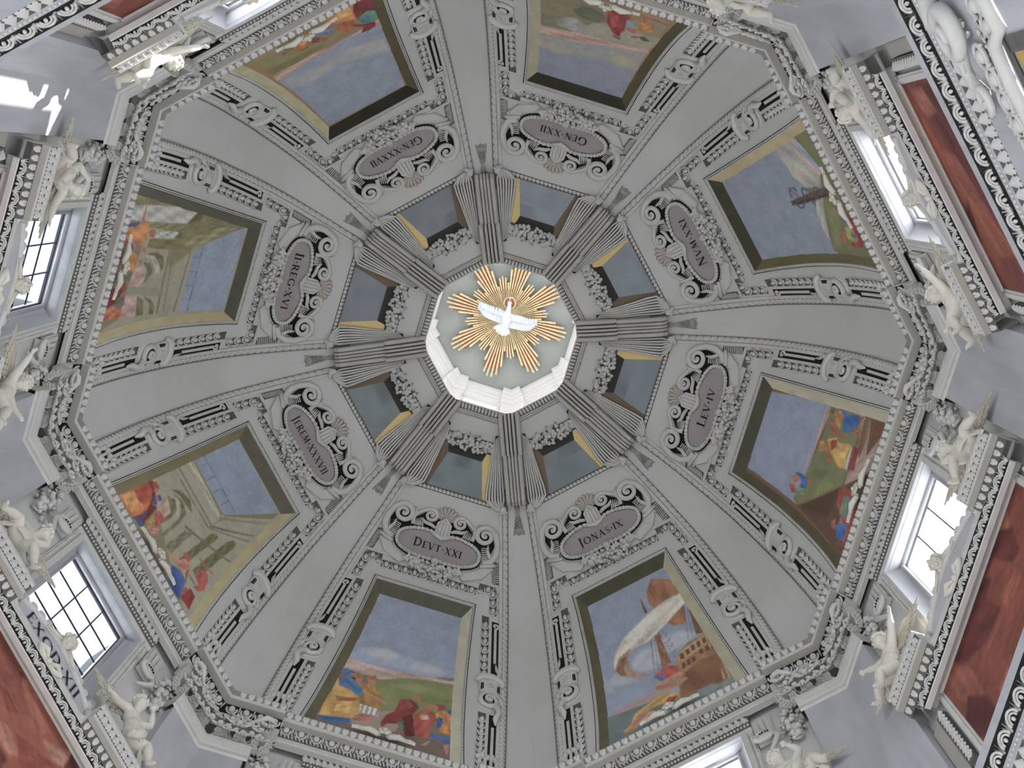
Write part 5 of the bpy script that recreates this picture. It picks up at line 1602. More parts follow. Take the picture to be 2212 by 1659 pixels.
    def gar():
        m = M(); rr = random.Random(21)
        for i in range(150):
            u = rr.uniform(-1, 1); w = .05 + .19 * (1 - abs(u) ** 1.5)
            x = .66 * u; y = 7.27 - .3 * (1 - u * u) + rr.uniform(-1, 1) * w + .08 * (1 - u * u); q = rr.uniform(.028, .062)
            m.ball((x, y, .09 + .16 * (1 - u * u) * rr.random()), (q, q * rr.uniform(.8, 1.2), q), 7, 5)
        for i in range(30):
            u = rr.uniform(-1, 1); x = .66 * u; y = 7.3 - .22 * (1 - u * u) + rr.uniform(-.22, .25) * (1.1 - u * u)
            m.tube([(x, y, .1), (x + rr.uniform(-.09, .09), y + rr.uniform(-.09, .09), .12)], [.035, .006], 4)
        return map_dome(m)
    P('fruit_garland', gar, STUCCO, kind='stuff')
    def msk():
        m = M(); head_mesh(m, (0.02, 7.3, .2), .11, ((1, 0, 0), (0, 1, 0), (0, 0, 1))); return map_dome(m)
    P('garland_mask', msk, STUCCO)
    w = min(1.32, .17 * len(FACE[k]) + .12)
    w = {'NVM·XXI': 1.16, 'GEN·XXII': 1.1, 'GEN·XXXVII': 1.3, 'II·REG·XVI': 1.34, 'JEREM·XXXVII': 1.5, 'DEVT·XXI': 1.16, 'JONAS·IX': 1.12, 'LEV·IV': .9}[FACE[k]]
    lt = letters(FACE[k], w, .19, True)
    lt.v = [tuple(D(p[0], 7.76 + p[1], .062)) for p in lt.v]
    obj('lettering', lt.mesh('lettering', piv), INK, tbo)
for k in range(8): cartouche(k)

# ---------------- ribbon bows standing on the cornice before each fresco
def ribbon_bow(k):
    A = fang(k); piv = Lp(0, 7.5, .02)
    root = empty('ribbon_bow', A, piv, 'white stucco ribbon bow on the cornice before the %s fresco' % LF(k), 'bow', 'ribbon bows on the cornice')
    def loop(sg):
        m = M(); P_ = []
        for t, z, w in ((.06, .12, .07), (.2, .27, .12), (.34, .25, .13), (.44, .16, .1), (.56, .2, .1), (.66, .12, .06)):
            P_.append([Lp(sg * t, 7.47, z - w), Lp(sg * t, 7.42, z - w * .3), Lp(sg * t, 7.43, z + w * .4), Lp(sg * t, 7.48, z + w)])
        m.grid(P_, True); m.tube([Lp(sg * .1, 7.45, .06), Lp(sg * .3, 7.42, .13), Lp(sg * .5, 7.44, .07)], [.05, .07, .03], 6); return m
    for sg in (-1, 1): obj('ribbon_loop', cached(('rb', sg), lambda: loop(sg).mesh('ribbon_loop', piv)), STATUE, root)
    def fl():
        m = M()
        for i in range(6): m.ball(Lp(.085 * math.cos(i * PI / 3), 7.4, .2 + .085 * math.sin(i * PI / 3)), (.04, .06, .06), 7, 5)
        m.ball(Lp(0, 7.36, .2), .045, 7, 5); return m
    obj('rosette', cached('rbf', lambda: fl().mesh('rosette', piv)), STATUE, root)
for k in range(8): ribbon_bow(k)
# painted shapes of the red drum frescoes
RED = {
7: ((150, 72, 48), [(182,108,75,1,95,-638,125,-736,106,-766,38,-717,32,-693),(120,46,40,1,92,-723,109,-779,88,-846,65,-832,52,-745,17,-735,-6,-700,13,-685),(180,92,58,1,12,-838,59,-855,58,-889,-50,-853,-80,-856,6,-870),(122,48,42,1,-84,-686,-6,-772,0,-851,-59,-838,-117,-767,-125,-680),(165,86,66,1,-130,-706,-106,-801,-120,-948,-131,-945,-174,-705),(102,42,38,1,-142,-837,-116,-910,-119,-987,-153,-981,-178,-937,-171,-866),(110,44,38,1,-14,-700,16,-718,26,-769,-6,-772,-52,-730),(185,105,72,1,-94,-957,-60,-956,-37,-953,-100,-973)]),
4: ((168, 86, 60), [(200,125,95,1,16,-897,34,-877,83,-893,69,-922,39,-936),(112,54,45,1,41,-938,72,-938,73,-990),(160,70,50,1,54,-865,87,-840,135,-806,93,-917),(196,130,102,1,90,-796,142,-723,147,-782,125,-802),(108,48,42,1,142,-723,164,-703,166,-758,148,-799),(148,70,48,0,-87,-733,-79,-720,94,-761,89,-774,-68,-763),(120,58,46,0,-7,-750,-6,-706,-3,-704,-4,-748),(150,66,48,1,-20,-828,-2,-818,36,-822,20,-854),(182,100,72,1,-1,-746,31,-708,91,-756,84,-800,18,-772)]),
0: ((140, 62, 48), [(168,84,48,1,168,-665,166,-738,53,-784,-107,-907,-120,-658,83,-618),(108,42,42,1,162,-890,123,-898,86,-935,32,-923,-8,-903,28,-864,77,-830,112,-821,167,-812),(172,95,76,1,157,-762,160,-838,120,-856,111,-780),(118,46,40,1,73,-812,61,-890,-8,-903,-45,-882,-22,-829),(160,78,60,1,67,-752,52,-838,-28,-869,-45,-873,-10,-761),(100,40,40,1,-17,-784,-90,-737,-106,-717,-49,-718),(178,92,62,0,44,-766,45,-777,-111,-830,-112,-812)]),
3: ((165, 82, 60), []),
2: ((142, 62, 45), [(105,40,34,1,166,-715,132,-737,107,-705,168,-664),(165,80,58,1,159,-946,136,-840,159,-814,166,-899)]),
}
# ================================================================== lantern
def lantern_face(k):
    A = fang(k)
    m = M(); zb, zt = 8.95, 13.05; a = 2.2; h = .46; w0, w1 = 10.8, 12.8
    fstrip(m, [(1.77, zb), (a, zb)], '-c', 'c')
    fstrip(m, [(a, zb), (a, w0)], '-c', 'c'); fstrip(m, [(a, w1), (a, zt)], '-c', 'c'); fstrip(m, [(a, w0), (a, w1)], '-c', -h); fstrip(m, [(a, w0), (a, w1)], h, 'c')
    for sg in (-1, 1): m.add([Lp(sg * h, a, w0), Lp(sg * h, a, w1), Lp(sg * h, 2.55, w1), Lp(sg * h, 2.55, w0)], [(0, 1, 2, 3)], False)
    for z in (w0, w1): m.add([Lp(-h, a, z), Lp(h, a, z), Lp(h, 2.55, z), Lp(-h, 2.55, z)], [(0, 1, 2, 3)], False)
    wl = struct('wall_lantern_' + SIDE[k], cached('lw', lambda: m.mesh('lantern_wall')), LWHITE, A, 'white lantern wall on the %s side' % LF(k), 'wall')
    piv = Lp(0, 2.4, 11)
    root = empty('window_%d' % (9 + k), A, piv, 'lantern window on the %s side' % LF(k), 'window', None, 'structure')
    def fr():
        mm = M()
        for y in (-h, 0, h): mm.box((2.38, y - .03, w0), (2.43, y + .03, w1))
        for z in (w0, 11.3, 11.8, 12.3, w1): mm.box((2.38, -h, z - .025), (2.43, h, z + .025))
        return mm.mesh('window_frame', piv)
    obj('window_frame', cached('lwf', fr), WOOD, root)
    def pn():
        mm = M(); mm.add([(2.41, -.2, -.23), (2.41, .2, -.23), (2.41, .2, .23), (2.41, -.2, .23)], [(0, 1, 2, 3)], False); return mm.mesh('pane', (2.41, 0, 0))
    me = cached('lwp', pn)
    for z in (11.05, 11.55, 12.05, 12.55):
        for y in (-.23, .23): obj('pane', me, CLEAR, root, ml=Matrix.Translation((2.41 - piv[0], y, z - 11)))
for k in range(8): lantern_face(k)
LC = [(2.3, 12.95), (2.12, 13.0), (2.12, 13.2), (2.06, 13.24), (2.06, 13.42), (1.99, 13.46), (1.97, 13.6), (1.9, 13.72), (1.86, 13.86), (1.855, 13.98), (2.2, 14.02)]
LK = [(2.3, 12.9), (2.03, 12.96), (2.03, 13.2), (1.96, 13.24), (1.96, 13.42), (1.89, 13.46), (1.87, 13.6), (1.8, 13.72), (1.76, 13.86), (1.755, 13.98), (2.2, 14.02)]
for k in range(8):
    m = M(); fstrip(m, LC, -.52, .52)
    struct(trim_name(), cached('lc', lambda: m.mesh('lantern_cornice')), LWHITE, fang(k), 'white lantern cornice on the %s side' % LF(k), 'cornice')
    def kc(mm, sg):
        wstrip(mm, LK, .5, sg); endcap(mm, LK, sg * .5, 2.2)
        wstrip(mm, [(2.05, 8.96), (2.05, 12.95)], .56, sg)
        mm.add([Lp(sg * .56, 2.05, 8.96), Lp(sg * .56, 2.05, 12.95), Lp(sg * .56, 2.2, 12.95), Lp(sg * .56, 2.2, 8.96)], [(0, 1, 2, 3)], False)
    struct(trim_name(), cached('lk', lambda: two_wings(kc).mesh('lantern_pier')), LWHITE, cang(k), 'projecting white lantern pier between %s and %s' % (LF(k - 1), LF(k)), 'pier')
def lceil():
    m = M(); R_ = 2.4; o = [(R_ * math.cos(cang(i)), R_ * math.sin(cang(i)), 14.0) for i in range(8)]
    m.grid([o, [(p[0] * .5, p[1] * .5, 14.05) for p in o], [(p[0] * .02, p[1] * .02, 14.07) for p in o]], False, True); return m
struct('ceiling_lantern', lceil(), LCEIL, 0.0, 'grey-green octagonal ceiling inside the lantern', 'ceiling')

# ---------------- sunburst and dove
def sunburst():
    piv = (.053, -.095, 13.9)
    root = empty('sunburst', 0.0, piv, 'gilded sunburst of straight rays with red-brown gaps under the lantern ceiling', 'sunburst')
    rr = random.Random(9)
    def ray_mesh(L_, w0, w1, th):
        m = M(); x0 = .22
        m.hexa([(x0, -w0, 0), (L_, -w1, 0), (L_, w1, 0), (x0, w0, 0), (x0, -w0 * .4, -th), (L_, -w1 * .45, -th), (L_, w1 * .45, -th), (x0, w0 * .4, -th)]); return m
    def wedge(L_, half, x0=.2):
        m = M(); m.hexa([(x0, -math.sin(half) * x0, 0), (L_, -math.sin(half) * L_, 0), (L_, math.sin(half) * L_, 0), (x0, math.sin(half) * x0, 0),
                         (x0, -math.sin(half) * x0, -.02), (L_, -math.sin(half) * L_, -.02), (L_, math.sin(half) * L_, -.02), (x0, math.sin(half) * x0, -.02)]); return m
    for g in range(8):
        for big in (True, False):
            base = math.radians((22.5 if big else 0) + 45 * g)
            n = 6 if big else 5; L0 = 1.7 if big else 1.14; sp = math.radians(4.1 if big else 4.4)
            for i in range(n):
                off = (i - (n - 1) / 2); L_ = L0 * (1 - .16 * (abs(off) / ((n - 1) / 2)) ** 2.0 - .1 * rr.random() * (abs(off) > 1.5))
                ml = Matrix.Translation((0, 0, .0)) @ Matrix.Rotation(base + off * sp, 4, 'Z')
                w1 = .036 if big else .028
                obj('ray', ray_mesh(L_, .009, w1, .05).mesh('ray'), GOLD, root, ml=ml)
            ml = Matrix.Translation((0, 0, .03)) @ Matrix.Rotation(base, 4, 'Z')
            obj('red_wedge', cached(('wd', big), lambda: wedge(L0 * .86, sp * 2.2 if big else sp * 1.7).mesh('red_wedge')), RAYRED, root, ml=ml)
    def disc():
        m = M(); m.ball((0, 0, 0), (.42, .42, .07), 20, 8); return m
    obj('gilded_disc', disc(), GOLD, root, ml=Matrix.Translation((0, 0, .01)))
sunburst()
def dove():
    o = np.array((0.053, -0.095)); ex = np.array((0.00288, 0.00028)); ey = np.array((-0.00028, 0.00289))
    piv = (.05, -.12, 13.75)
    def W(x, y, z=0.0):
        p = o + ex * (x - 935) + ey * (y - 640); return np.array((p[0] - piv[0], p[1] - piv[1], z))
    root = empty('dove', 0.0, piv, 'white spread-winged dove relief with red halo before the gilded sunburst', 'dove')
    def body():
        m = M()
        pts = [W(966, 500, -.1), W(962, 530, -.11), W(955, 565, -.1), W(945, 600, -.1), W(935, 650, -.1), W(925, 700, -.08), W(905, 750, -.06), W(890, 790, -.04)]
        m.tube(pts, [.05, .055, .065, .11, .135, .11, .1, .05], 12, flat=.75, up=(0, 0, 1))
        m.ball(W(966, 498, -.12), (.062, .062, .055), 10, 7); m.tube([W(968, 470, -.12), W(972, 445, -.11)], [.025, .004], 6)
        return m
    bd = obj('body', body(), DOVEM, root)
    def feathers(fan, w, n_):
        m = M()
        for (a, b, wd) in fan:
            a, b = np.array(a), np.array(b); d = b - a; L_ = np.linalg.norm(d); d /= L_; s = np.cross(d, (0, 0, 1)); P_ = []
            for i in range(6):
                u = i / 5; ww = wd * (.7 + .5 * u) * (1 if u < .99 else .55)
                c = a + d * L_ * u; P_.append([c - s * ww, c - s * ww * .4 + np.array((0, 0, -.018)), c + np.array((0, 0, -.01)), c + s * ww * .4 + np.array((0, 0, -.018)), c + s * ww])
            m.grid(P_, True)
        return m
    # wings: shoulder edge (leading) to trailing feather tips
    def wing(lead, trail, n_):
        f = []
        def at(pl, u):
            x = u * (len(pl) - 1); i = min(int(x), len(pl) - 2); r = x - i; return (pl[i][0] * (1 - r) + pl[i+1][0] * r, pl[i][1] * (1 - r) + pl[i+1][1] * r)
        for i in range(n_):
            u = i / (n_ - 1); a = at(lead, u); b = at(trail, u); f.append((W(*a, -.1 + .02 * (i % 2)), W(*b, -.075 + .008 * (i % 2)), .05))
        for i in range(n_):
            u = i / (n_ - 1); a = at(lead, u); b = at(trail, u); c = (a[0] + .5 * (b[0] - a[0]), a[1] + .5 * (b[1] - a[1])); f.append((W(*a, -.125), W(*c, -.115), .04))
        return feathers(f, 0, 0)
    wl = wing([(925, 585), (880, 550), (800, 525), (740, 505), (695, 482)], [(905, 715), (850, 680), (780, 655), (722, 622), (682, 560)], 12)
    wr = wing([(955, 590), (1000, 605), (1060, 615), (1130, 640), (1212, 650)], [(965, 735), (1030, 745), (1090, 762), (1150, 760), (1205, 712)], 12)
    obj('wing', wl, DOVEM, root); obj('wing', wr, DOVEM, root)
    tail = [(W(915, 690, -.1), W(x, y, -.08), .045) for x, y in ((815, 738), (838, 768), (866, 792), (896, 808), (930, 808), (960, 792))]
    obj('tail', feathers(tail, 0, 0), DOVEM, root)
    m = M(); c = W(966, 500, -.02); m.ball(c, (.16, .16, .02), 20, 6); obj('halo_disc', m, RAYRED, root)
    m = M(); m.tube([c + np.array((.155 * math.cos(a), .155 * math.sin(a), -.02)) for a in np.linspace(0, 2 * PI, 25)], .02, 6, cap=False); obj('halo_ring', m, GOLD, root)
dove()
# ================================================================== red frescoes and the lower cornice
def red_fresco(k):
    A = fang(k)
    if k not in RED: return
    piv = Lp(0, 7.95, -9)
    root = empty('red_fresco', A, piv, 'red-brown monochrome fresco below the window under %s' % LF(k), 'fresco', 'red frescoes of the drum')
    nu, nv = 130, 130; u = np.linspace(0, 1, nu); v = np.linspace(0, 1, nv); U, V = np.meshgrid(u, v)
    T_ = (2 * U - 1) * 1.7; S_ = -11.3 + (4.12) * V
    img = np.zeros((nv, nu, 3)) + lin(RED[k][0])
    img *= (1 + .45 * (vnoise(U, V, 7, 9, k) - .5) + .3 * (vnoise(U, V, 22, 28, k + 9) - .5))[..., None]
    paint_layers(img, T_, S_, U, V, RED[k][1])
    img *= (1 + .25 * (vnoise(U, V, 50, 60, k + 3) - .5))[..., None]
    img *= .58
    dk = (S_ > -7.26); img[dk] = lin((120, 92, 75))
    PP = np.stack([np.full_like(T_, 7.945), -T_, S_], -1)
    paint_object('painting', PP, img, root, piv)
    def fr():
        m = M()
        for sg in (-1, 1):
            for t0, t1, a in ((1.7, 1.74, 7.93), (1.74, 1.8, 7.90), (1.8, 1.84, 7.92)):
                lo, hi = sorted((-sg * t0, -sg * t1)); m.box((a, lo, -11.3), (8.0, hi, -7.19))
        m.box((7.9, -1.84, -7.27), (8.0, 1.84, -7.19)); return m.mesh('frame', piv)
    obj('frame', cached('rff', fr), STUCCO, root)
    for sg in (-1, 1):
        if not inview(A, Lp(sg * 2.05, 7.9, -8), .02): continue
        def rl():
            m = M(); lo, hi = sorted((-sg * 1.93, -sg * 2.1)); m.box((7.9, lo, -9.6), (8.0, hi, -7.55)); 
            return m.mesh('leaf_panel_bed', piv)
        pb = obj('side_panel', cached(('rfp', sg), rl), GREYB, root)
        for z in np.arange(-9.5, -7.6, .16): obj('leaf', LEAF, STUCCO, pb, ml=Matrix.Translation((-piv[0], -piv[1], -piv[2])) @ Wm(sg * 2.015, 7.9, z, sg * .4, (1.2, .95, 1)))
        def rc():
            m = M(); lo, hi = sorted((-sg * 2.12, -sg * 2.34)); m.box((7.93, lo, -9.6), (8.0, hi, -7.55)); return m.mesh('recess_panel', piv)
        obj('recess_panel', cached(('rfr', sg), rc), BEIGE, root)
for k in range(8): red_fresco(k)

def _lw(pr):
    m = M(); fstrip(m, pr, '-c', 'c'); return m
LW = [(7.6, -10.75), (7.5, -10.9), (7.5, -11.2)]
LL = [(7.5, -11.2), (7.60, -11.6)]; LB = [(7.60, -11.6), (7.62, -11.85)]; LS = [(7.62, -11.85), (7.68, -12.15)]
for k in range(8):
    A = fang(k)
    def lw():
        m = M(); fstrip(m, [(8.02, -10.7)] + LW, '-c', 'c'); fstrip(m, LB, '-c', 'c'); fstrip(m, [(7.68, -12.15), (7.66, -12.2), (7.66, -27.0)], '-c', 'c'); return m.mesh('lower_cornice_and_light_blocker')  # wall strip under the cornice runs far down, added to cut light from below
    tr = struct(trim_name(), cached('lwc', lw), MARBLE, A, 'lower cornice of the drum with added light-blocking tube on the %s side' % LF(k), 'cornice')
    if not any(inview(A, Lp(t, 7.5, -11.2), .02) for t in (-2.8, -1.5, 0, 1.5, 2.8)): continue
    obj('leaf_bed', cached('lwl', lambda: _lw(LL).mesh('leaf_bed')), DARK, tr); obj('small_leaf_bed', cached('lws', lambda: _lw(LS).mesh('small_leaf_bed')), GREYB, tr)
    for t in np.arange(-2.95, 2.96, .3):
        if inview(A, Lp(t, 7.55, -11.4), .02):
            obj('palmette', cached('palm', piece_palmette), STUCCO, tr, ml=tilt_ml(t, LL[0], LL[1], .5, (1, 1, 1)))
    for t in np.arange(-2.98, 2.99, .17):
        if inview(A, Lp(t, 7.65, -12), .02): obj('leaf', LEAF, STUCCO, tr, ml=tilt_ml(t, LS[0], LS[1], .95, (1.3, 1.35, 1.2)))
    def bb():
        m = M()
        for t in np.arange(-3, 3.01, .07): m.ball(Lp(t, 7.605, -11.72), (.02, .03, .035), 6, 4)
        return m.mesh('bead_row')
    obj('bead_row', cached('lwb', bb), STUCCO, tr, kind='stuff')
# ================================================================== putti on the pediments
def remeshed(m, voxel, name, smooth=4):
    me = m.mesh('tmp'); o = bpy.data.objects.new('tmp', me); COL.objects.link(o)
    md = o.modifiers.new('r', 'REMESH'); md.mode = 'VOXEL'; md.voxel_size = voxel; md.use_smooth_shade = True
    sm = o.modifiers.new('s', 'SMOOTH'); sm.factor = .5; sm.iterations = smooth
    dg = bpy.context.evaluated_depsgraph_get(); dg.update()
    out = bpy.data.meshes.new_from_object(o.evaluated_get(dg)); out.name = name
    bpy.data.objects.remove(o); bpy.data.meshes.remove(me)
    out.materials.clear()
    return out
def unit(v): v = np.array(v, float); return v / np.linalg.norm(v)
# joints: (outward along the face, into the room, up), metres from the block's top
POSES = [
  dict(head=(-.1, .3, 1.38), neck=(-.03, .22, 1.2), chest=(.02, .18, 1.0), hips=(.18, .16, .62), sI=(-.17, .2, 1.08), sO=(.18, .22, 1.1),
       eI=(-.4, .16, .95), hI=(-.6, .18, .86), eO=(.3, .3, 1.28), hO=(.16, .38, 1.5), kO=(.46, .34, .6), fO=(.62, .36, .2), kI=(.2, .42, .46), fI=(.05, .38, .1), look=(-.2, .8, -.55)),
  dict(head=(-.02, .3, 1.42), neck=(.05, .22, 1.24), chest=(.12, .18, 1.02), hips=(.15, .16, .68), sI=(-.06, .2, 1.12), sO=(.29, .2, 1.12),
       eI=(-.2, .3, 1.3), hI=(-.02, .36, 1.58), eO=(.4, .12, .92), hO=(.5, .2, .74), kO=(.44, .34, .74), fO=(.7, .34, .36), kI=(-.08, .4, .5), fI=(-.34, .34, .18), look=(.2, .8, -.55)),
  dict(head=(.0, .32, 1.36), neck=(.04, .24, 1.18), chest=(.1, .2, .98), hips=(.24, .18, .6), sI=(-.1, .22, 1.06), sO=(.25, .24, 1.08),
       eI=(-.3, .28, 1.16), hI=(-.5, .34, 1.3), eO=(.42, .3, 1.22), hO=(.56, .38, 1.42), kO=(.52, .34, .56), fO=(.7, .36, .14), kI=(.3, .44, .42), fI=(.4, .46, .04), look=(-.1, .85, -.5)),
]
def putto_mesh(p, sg, tag_):
    """one closed body: trunk, head with face, tapering limbs, hands with five fingers, feet"""
    def mp(q): return np.array(Lp(sg * q[0], -q[1], q[2]))
    J = {k_: mp(v) for k_, v in p.items() if k_ != 'look'}
    fw = unit(mp(p['look'])); m = M()
    c, h, n = J['chest'], J['hips'], J['neck']
    up = unit(n - h); sd = unit(J['sO'] - J['sI']); fr = unit(np.cross(sd, up)); 
    if fr @ mp((0, 1, 0)) < 0: fr = -fr
    A_ = (sd, fr, up)
    m.ball(c, (.185, .145, .2), 14, 10, axes=A_); m.ball((c + h) / 2 + fr * .03, (.16, .145, .2), 14, 10, axes=A_); m.ball(h, (.18, .155, .16), 14, 10, axes=A_)
    m.tube([c + up * .08, n, J['head'] - up * .05], [.1, .075, .08], 10)
    for a in ('O', 'I'):
        s, e, w = J['s' + a], J['e' + a], J['h' + a]
        m.tube([c + (s - c) * .5, s, s + (e - s) * .5, e, e + (w - e) * .35, w], [.1, .088, .078, .064, .066, .042], 10)
        d = unit(w - e); sx = unit(np.cross(d, fr)); m.ball(w + d * .04, (.045, .026, .06), 8, 6, axes=(sx, np.cross(sx, d), d))
        for i in range(4):
            b = w + d * .08 + sx * (-.036 + .024 * i); L_ = (.07, .085, .08, .06)[i]
            m.tube([b, b + d * L_ * .55 + fr * .008, b + d * L_ * .9 + fr * .028], [.017, .015, .012], 6)
        b = w + d * .03 - sx * .045; m.tube([b, b - sx * .03 + d * .03, b - sx * .035 + d * .07], [.018, .016, .013], 6)
    for a in ('O', 'I'):
        kn, ft = J['k' + a], J['f' + a]; hp = h + sd * (.1 if a == 'O' else -.1)
        m.tube([hp, hp + (kn - hp) * .4, kn, kn + (ft - kn) * .35, ft], [.135, .125, .088, .09, .052], 12)
        d = unit(ft - kn); tdir = unit(fr * .8 + d * .35); m.tube([ft - tdir * .035, ft + tdir * .06 + d * .02, ft + tdir * .15 + d * .025], [.05, .05, .032], 8)
        s2 = unit(np.cross(tdir, d))
        for i in range(5): m.ball(ft + tdir * (.165 - .008 * i) + d * .03 + s2 * (-.032 + .016 * i), (.014, .014, .018), 5, 4)
    u2 = unit(up - fw * (up @ fw)); r2 = unit(np.cross(u2, fw))
    head_mesh(m, J['head'], .15, (r2, u2, fw))
    return remeshed(m, .0155, 'body'), J, fw, u2, r2, sd, fr, up
PCACHE = {}
def putto(k, sg, pi):
    key = (pi, sg)
    if key not in PCACHE:
        body, J, fw, u2, r2, sd, fr, up = putto_mesh(POSES[pi], sg, pi)
        hair = M(); curls(hair, J['head'], .158, (r2, u2, fw), 70, 5 + pi)
        wings = []
        for ws in (1, -1):
            m = M(); root = J['chest'] - fr * .12 + sd * (.06 * ws) + up * .06
            out = unit(sd * ws * .95 + up * (.15 if ws > 0 else .55) - fr * .05); dn = unit(np.cross(out, fr)); 
            if dn @ up > 0: dn = -dn
            for row, (n_, r0, L_, wd, lift) in enumerate(((7, .5, .44, .06, 0), (6, .38, .32, .06, .03), (5, .24, .2, .055, .055))):
                for i in range(n_):
                    u = i / (n_ - 1); b = root + out * (r0 * (.25 + .75 * u)) + fr * lift * .6; d = unit(dn * (1 - .55 * u) + out * (.25 + .6 * u)); L2 = L_ * (.75 + .4 * u); s = np.cross(d, fr); P_ = []
                    for j in range(6):
                        q = j / 5; ww = wd * (.55 + .6 * math.sin(PI * min(q + .25, 1) * .75)) * (1 if j < 5 else .35); cc = b + d * L2 * q
                        P_.append([cc - s * ww, cc - s * ww * .3 + fr * .018, cc + fr * .012, cc + s * ww * .3 + fr * .018, cc + s * ww, cc - fr * .012])
                    m.grid(P_, True, True)
            m.tube([root, root + out * .26 + up * .09, root + out * .54 + up * .03, root + out * .7 - up * .08], [.06, .065, .05, .02], 8)
            wings.append(m.mesh('wing'))
        dr = M(); h = J['hips']
        for i in range(7):
            u = i / 6 - .5
            pts = [h + sd * (-.22) + up * (.05 + .1 * u) + fr * .02, h + sd * (-.1) + fr * (.17 + .02 * (i % 2)) + up * (-.02 + .12 * u), h + sd * .06 + fr * (.19 - .02 * (i % 2)) + up * (-.06 + .13 * u), h + sd * .2 + fr * .1 + up * (.02 + .1 * u), h + sd * .3 - up * (.12 - .1 * u) + fr * (.04 * u), h + sd * .33 - up * .32 + fr * .06 * u]
            dr.tube(pts, [.02, .034, .036, .034, .03, .012], 6)
        PCACHE[key] = (body, hair.mesh('hair'), wings, dr.mesh('drapery'))
    body, hair, wings, dr = PCACHE[key]
    base = Lp(sg * 1.7, 7.72, -6.4)
    root = empty('putto', fang(k), base, 'winged stucco putto seated on the %s window pediment, nearer %s' % (LF(k), NB(k, sg)), 'statue', 'winged putti on the drum pediments')
    b = obj('body', body, STATUE, root); obj('hair', hair, STATUE, b, kind='stuff')
    for w in wings: obj('wing', w, WINGM, root)
    obj('drapery', dr, STATUE, root)
for k, sg, pi in ((0, 1, 0), (0, -1, 2), (7, 1, 1), (7, -1, 2), (4, 1, 0), (4, -1, 1), (3, 1, 2), (3, -1, 0), (2, 1, 2), (2, -1, 1), (6, 1, 0), (1, -1, 1)):
    if inview(fang(k), Lp(sg * 1.7, 7.4, -5.5), .03): putto(k, sg, pi)
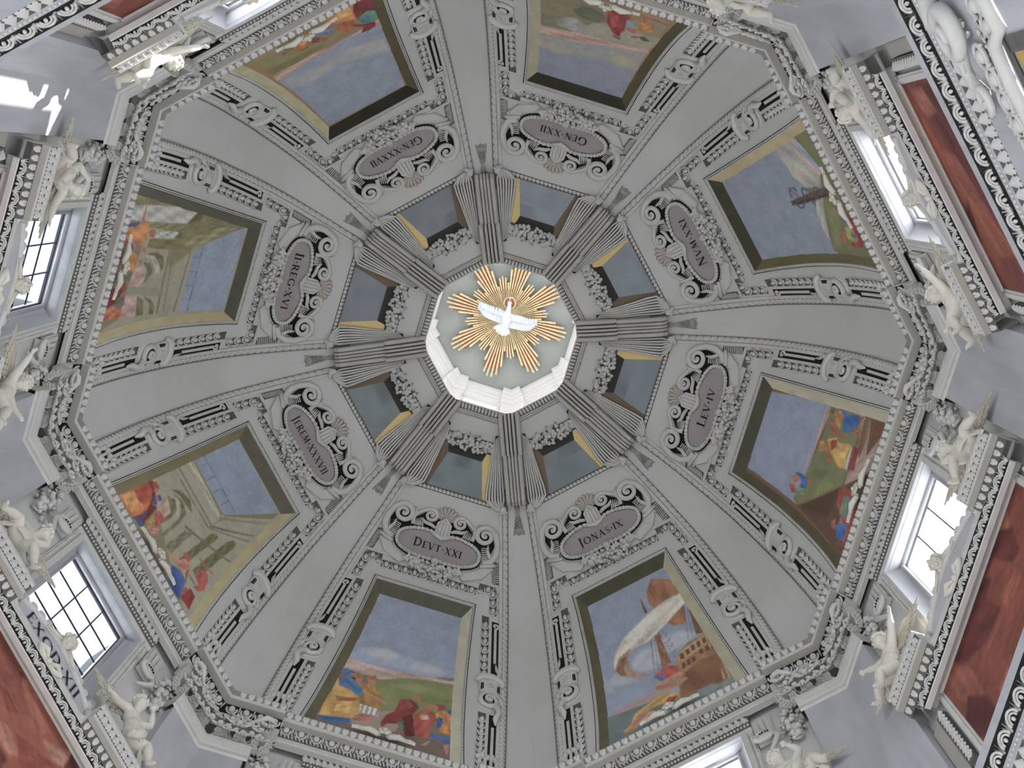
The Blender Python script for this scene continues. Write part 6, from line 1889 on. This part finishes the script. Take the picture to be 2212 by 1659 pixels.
# ---------------- big scrollwork below the lower cornice, seen past its edge
def big_scroll():
    k = 0; A = fang(k); a0 = 7.66; piv = Lp(2.0, a0, -13.2)
    root = empty('giant_scroll_relief', A, piv, 'giant scrollwork with large egg border below the lower cornice in the upper corner', 'relief')
    def q(t, z, h=0.0): return Lp(t, a0 - h, z)
    def vol():
        m = M(); c = (2.2, -12.95)
        pts = [q(2.85, -12.55, .08), q(2.6, -12.45, .12), q(2.4, -12.5, .15)] + [q(c[0] - p[0], c[1] + p[1], .15 + p[2]) for p in spiral(0, 0, .36, .06, PI * .62, 1.5, 30, 0, .1)]
        m.tube(pts, [.1, .12, .13] + [.12 - .07 * i / 30 for i in range(31)], 9); m.ball(q(*c, .22), .08, 9, 6); return m.mesh('giant_volute', piv)
    obj('giant_volute', vol(), STUCCO, root)
    def scurve():
        m = M()
        m.tube([q(t, z, .06) for t, z in ((2.6, -12.3), (2.3, -12.45), (2.05, -12.5), (1.93, -12.6), (1.85, -12.5), (1.7, -12.45), (1.55, -12.55), (1.42, -12.75), (1.3, -12.7))], [.06, .07, .08, .09, .08, .07, .08, .09, .06], 8)
        m.tube([q(1.84 + p[0], -12.45 + p[1], .1) for p in spiral(0, 0, .15, .03, 0, 1.5, 24)], .035, 7)
        m.tube([q(1.38 + p[0], -12.85 + p[1], .12) for p in spiral(0, 0, .2, .05, PI, 1.2, 24)], .05, 7); return m.mesh('scroll_band', piv)
    obj('scroll_band', scurve(), STUCCO, root)
    def bed():
        m = M(); m.grid([[q(t, -13.15 - .06 * i % 2, .03), q(t, -13.95, .03)] for i, t in enumerate(np.linspace(-.2, 2.7, 12))], False)
        return m.mesh('egg_bed', piv)
    obj('egg_bed', bed(), DARK, root)
    def egg():
        m = M(); m.ball((0, 0, 0), (.1, .125, .09), 12, 6, half=True); m.tube([(.15 * math.cos(x), .18 * math.sin(x), .03) for x in np.linspace(0, 2 * PI, 19)], .03, 6, cap=False)
        for i in range(4): m.ball((.17 * math.cos(.8 + i * PI / 2), .2 * math.sin(.8 + i * PI / 2), .02), .03, 6, 4)
        return m.mesh('giant_egg')
    me = egg()
    Tm = Matrix.Translation((-piv[0], -piv[1], -piv[2]))
    for t, z in ((2.42, -14.0), (2.16, -14.15), (1.86, -13.35), (1.57, -13.42), (1.28, -13.44), (.99, -13.46), (.7, -13.48)):
        obj('giant_egg', me, STUCCO, root, ml=Tm @ Wm(t, a0 - .035, z))
    def leafs():
        m = M(); rr = random.Random(4)
        for i in range(60):
            t = rr.uniform(.4, 2.6); z = rr.choice((-13.2, -13.75, -13.9)) + rr.uniform(-.06, .06)
            m.tube([q(t, z, .05), q(t + rr.uniform(-.1, .1), z + rr.uniform(-.1, .1), .07)], [.035, .012], 5)
        return m.mesh('leaf_filling', piv)
    obj('leaf_filling', leafs(), STUCCO, root, kind='stuff')
    def band():
        m = M(); m.tube([q(t, z, .06) for t, z in ((2.7, -14.4), (2.1, -14.5), (1.95, -14.05), (1.5, -13.95), (.4, -14.0))], .09, 8); return m.mesh('curved_band', piv)
    obj('curved_band', band(), STUCCO, root)
    def gold():
        m = M(); m.grid([[q(1.8, -14.5, .02), q(1.8, -15.6, .02)], [q(.5, -14.4, .02), q(.5, -15.6, .02)]], False); return m.mesh('ochre_panel', piv)
    obj('ochre_panel', gold(), mat('ochre_paint', (.5, .33, .1), .8, .2, 3), root)
    def dk():
        m = M(); m.grid([[q(2.0, -14.3, .025), q(2.0, -15.6, .025)], [q(1.8, -14.3, .025), q(1.8, -15.6, .025)]], False); m.grid([[q(2.0, -14.2, .025), q(.5, -14.15, .025)], [q(2.0, -14.4, .025), q(.5, -14.38, .025)]], False); return m.mesh('dark_border', piv)
    obj('dark_border', dk(), GREYB, root)
big_scroll()
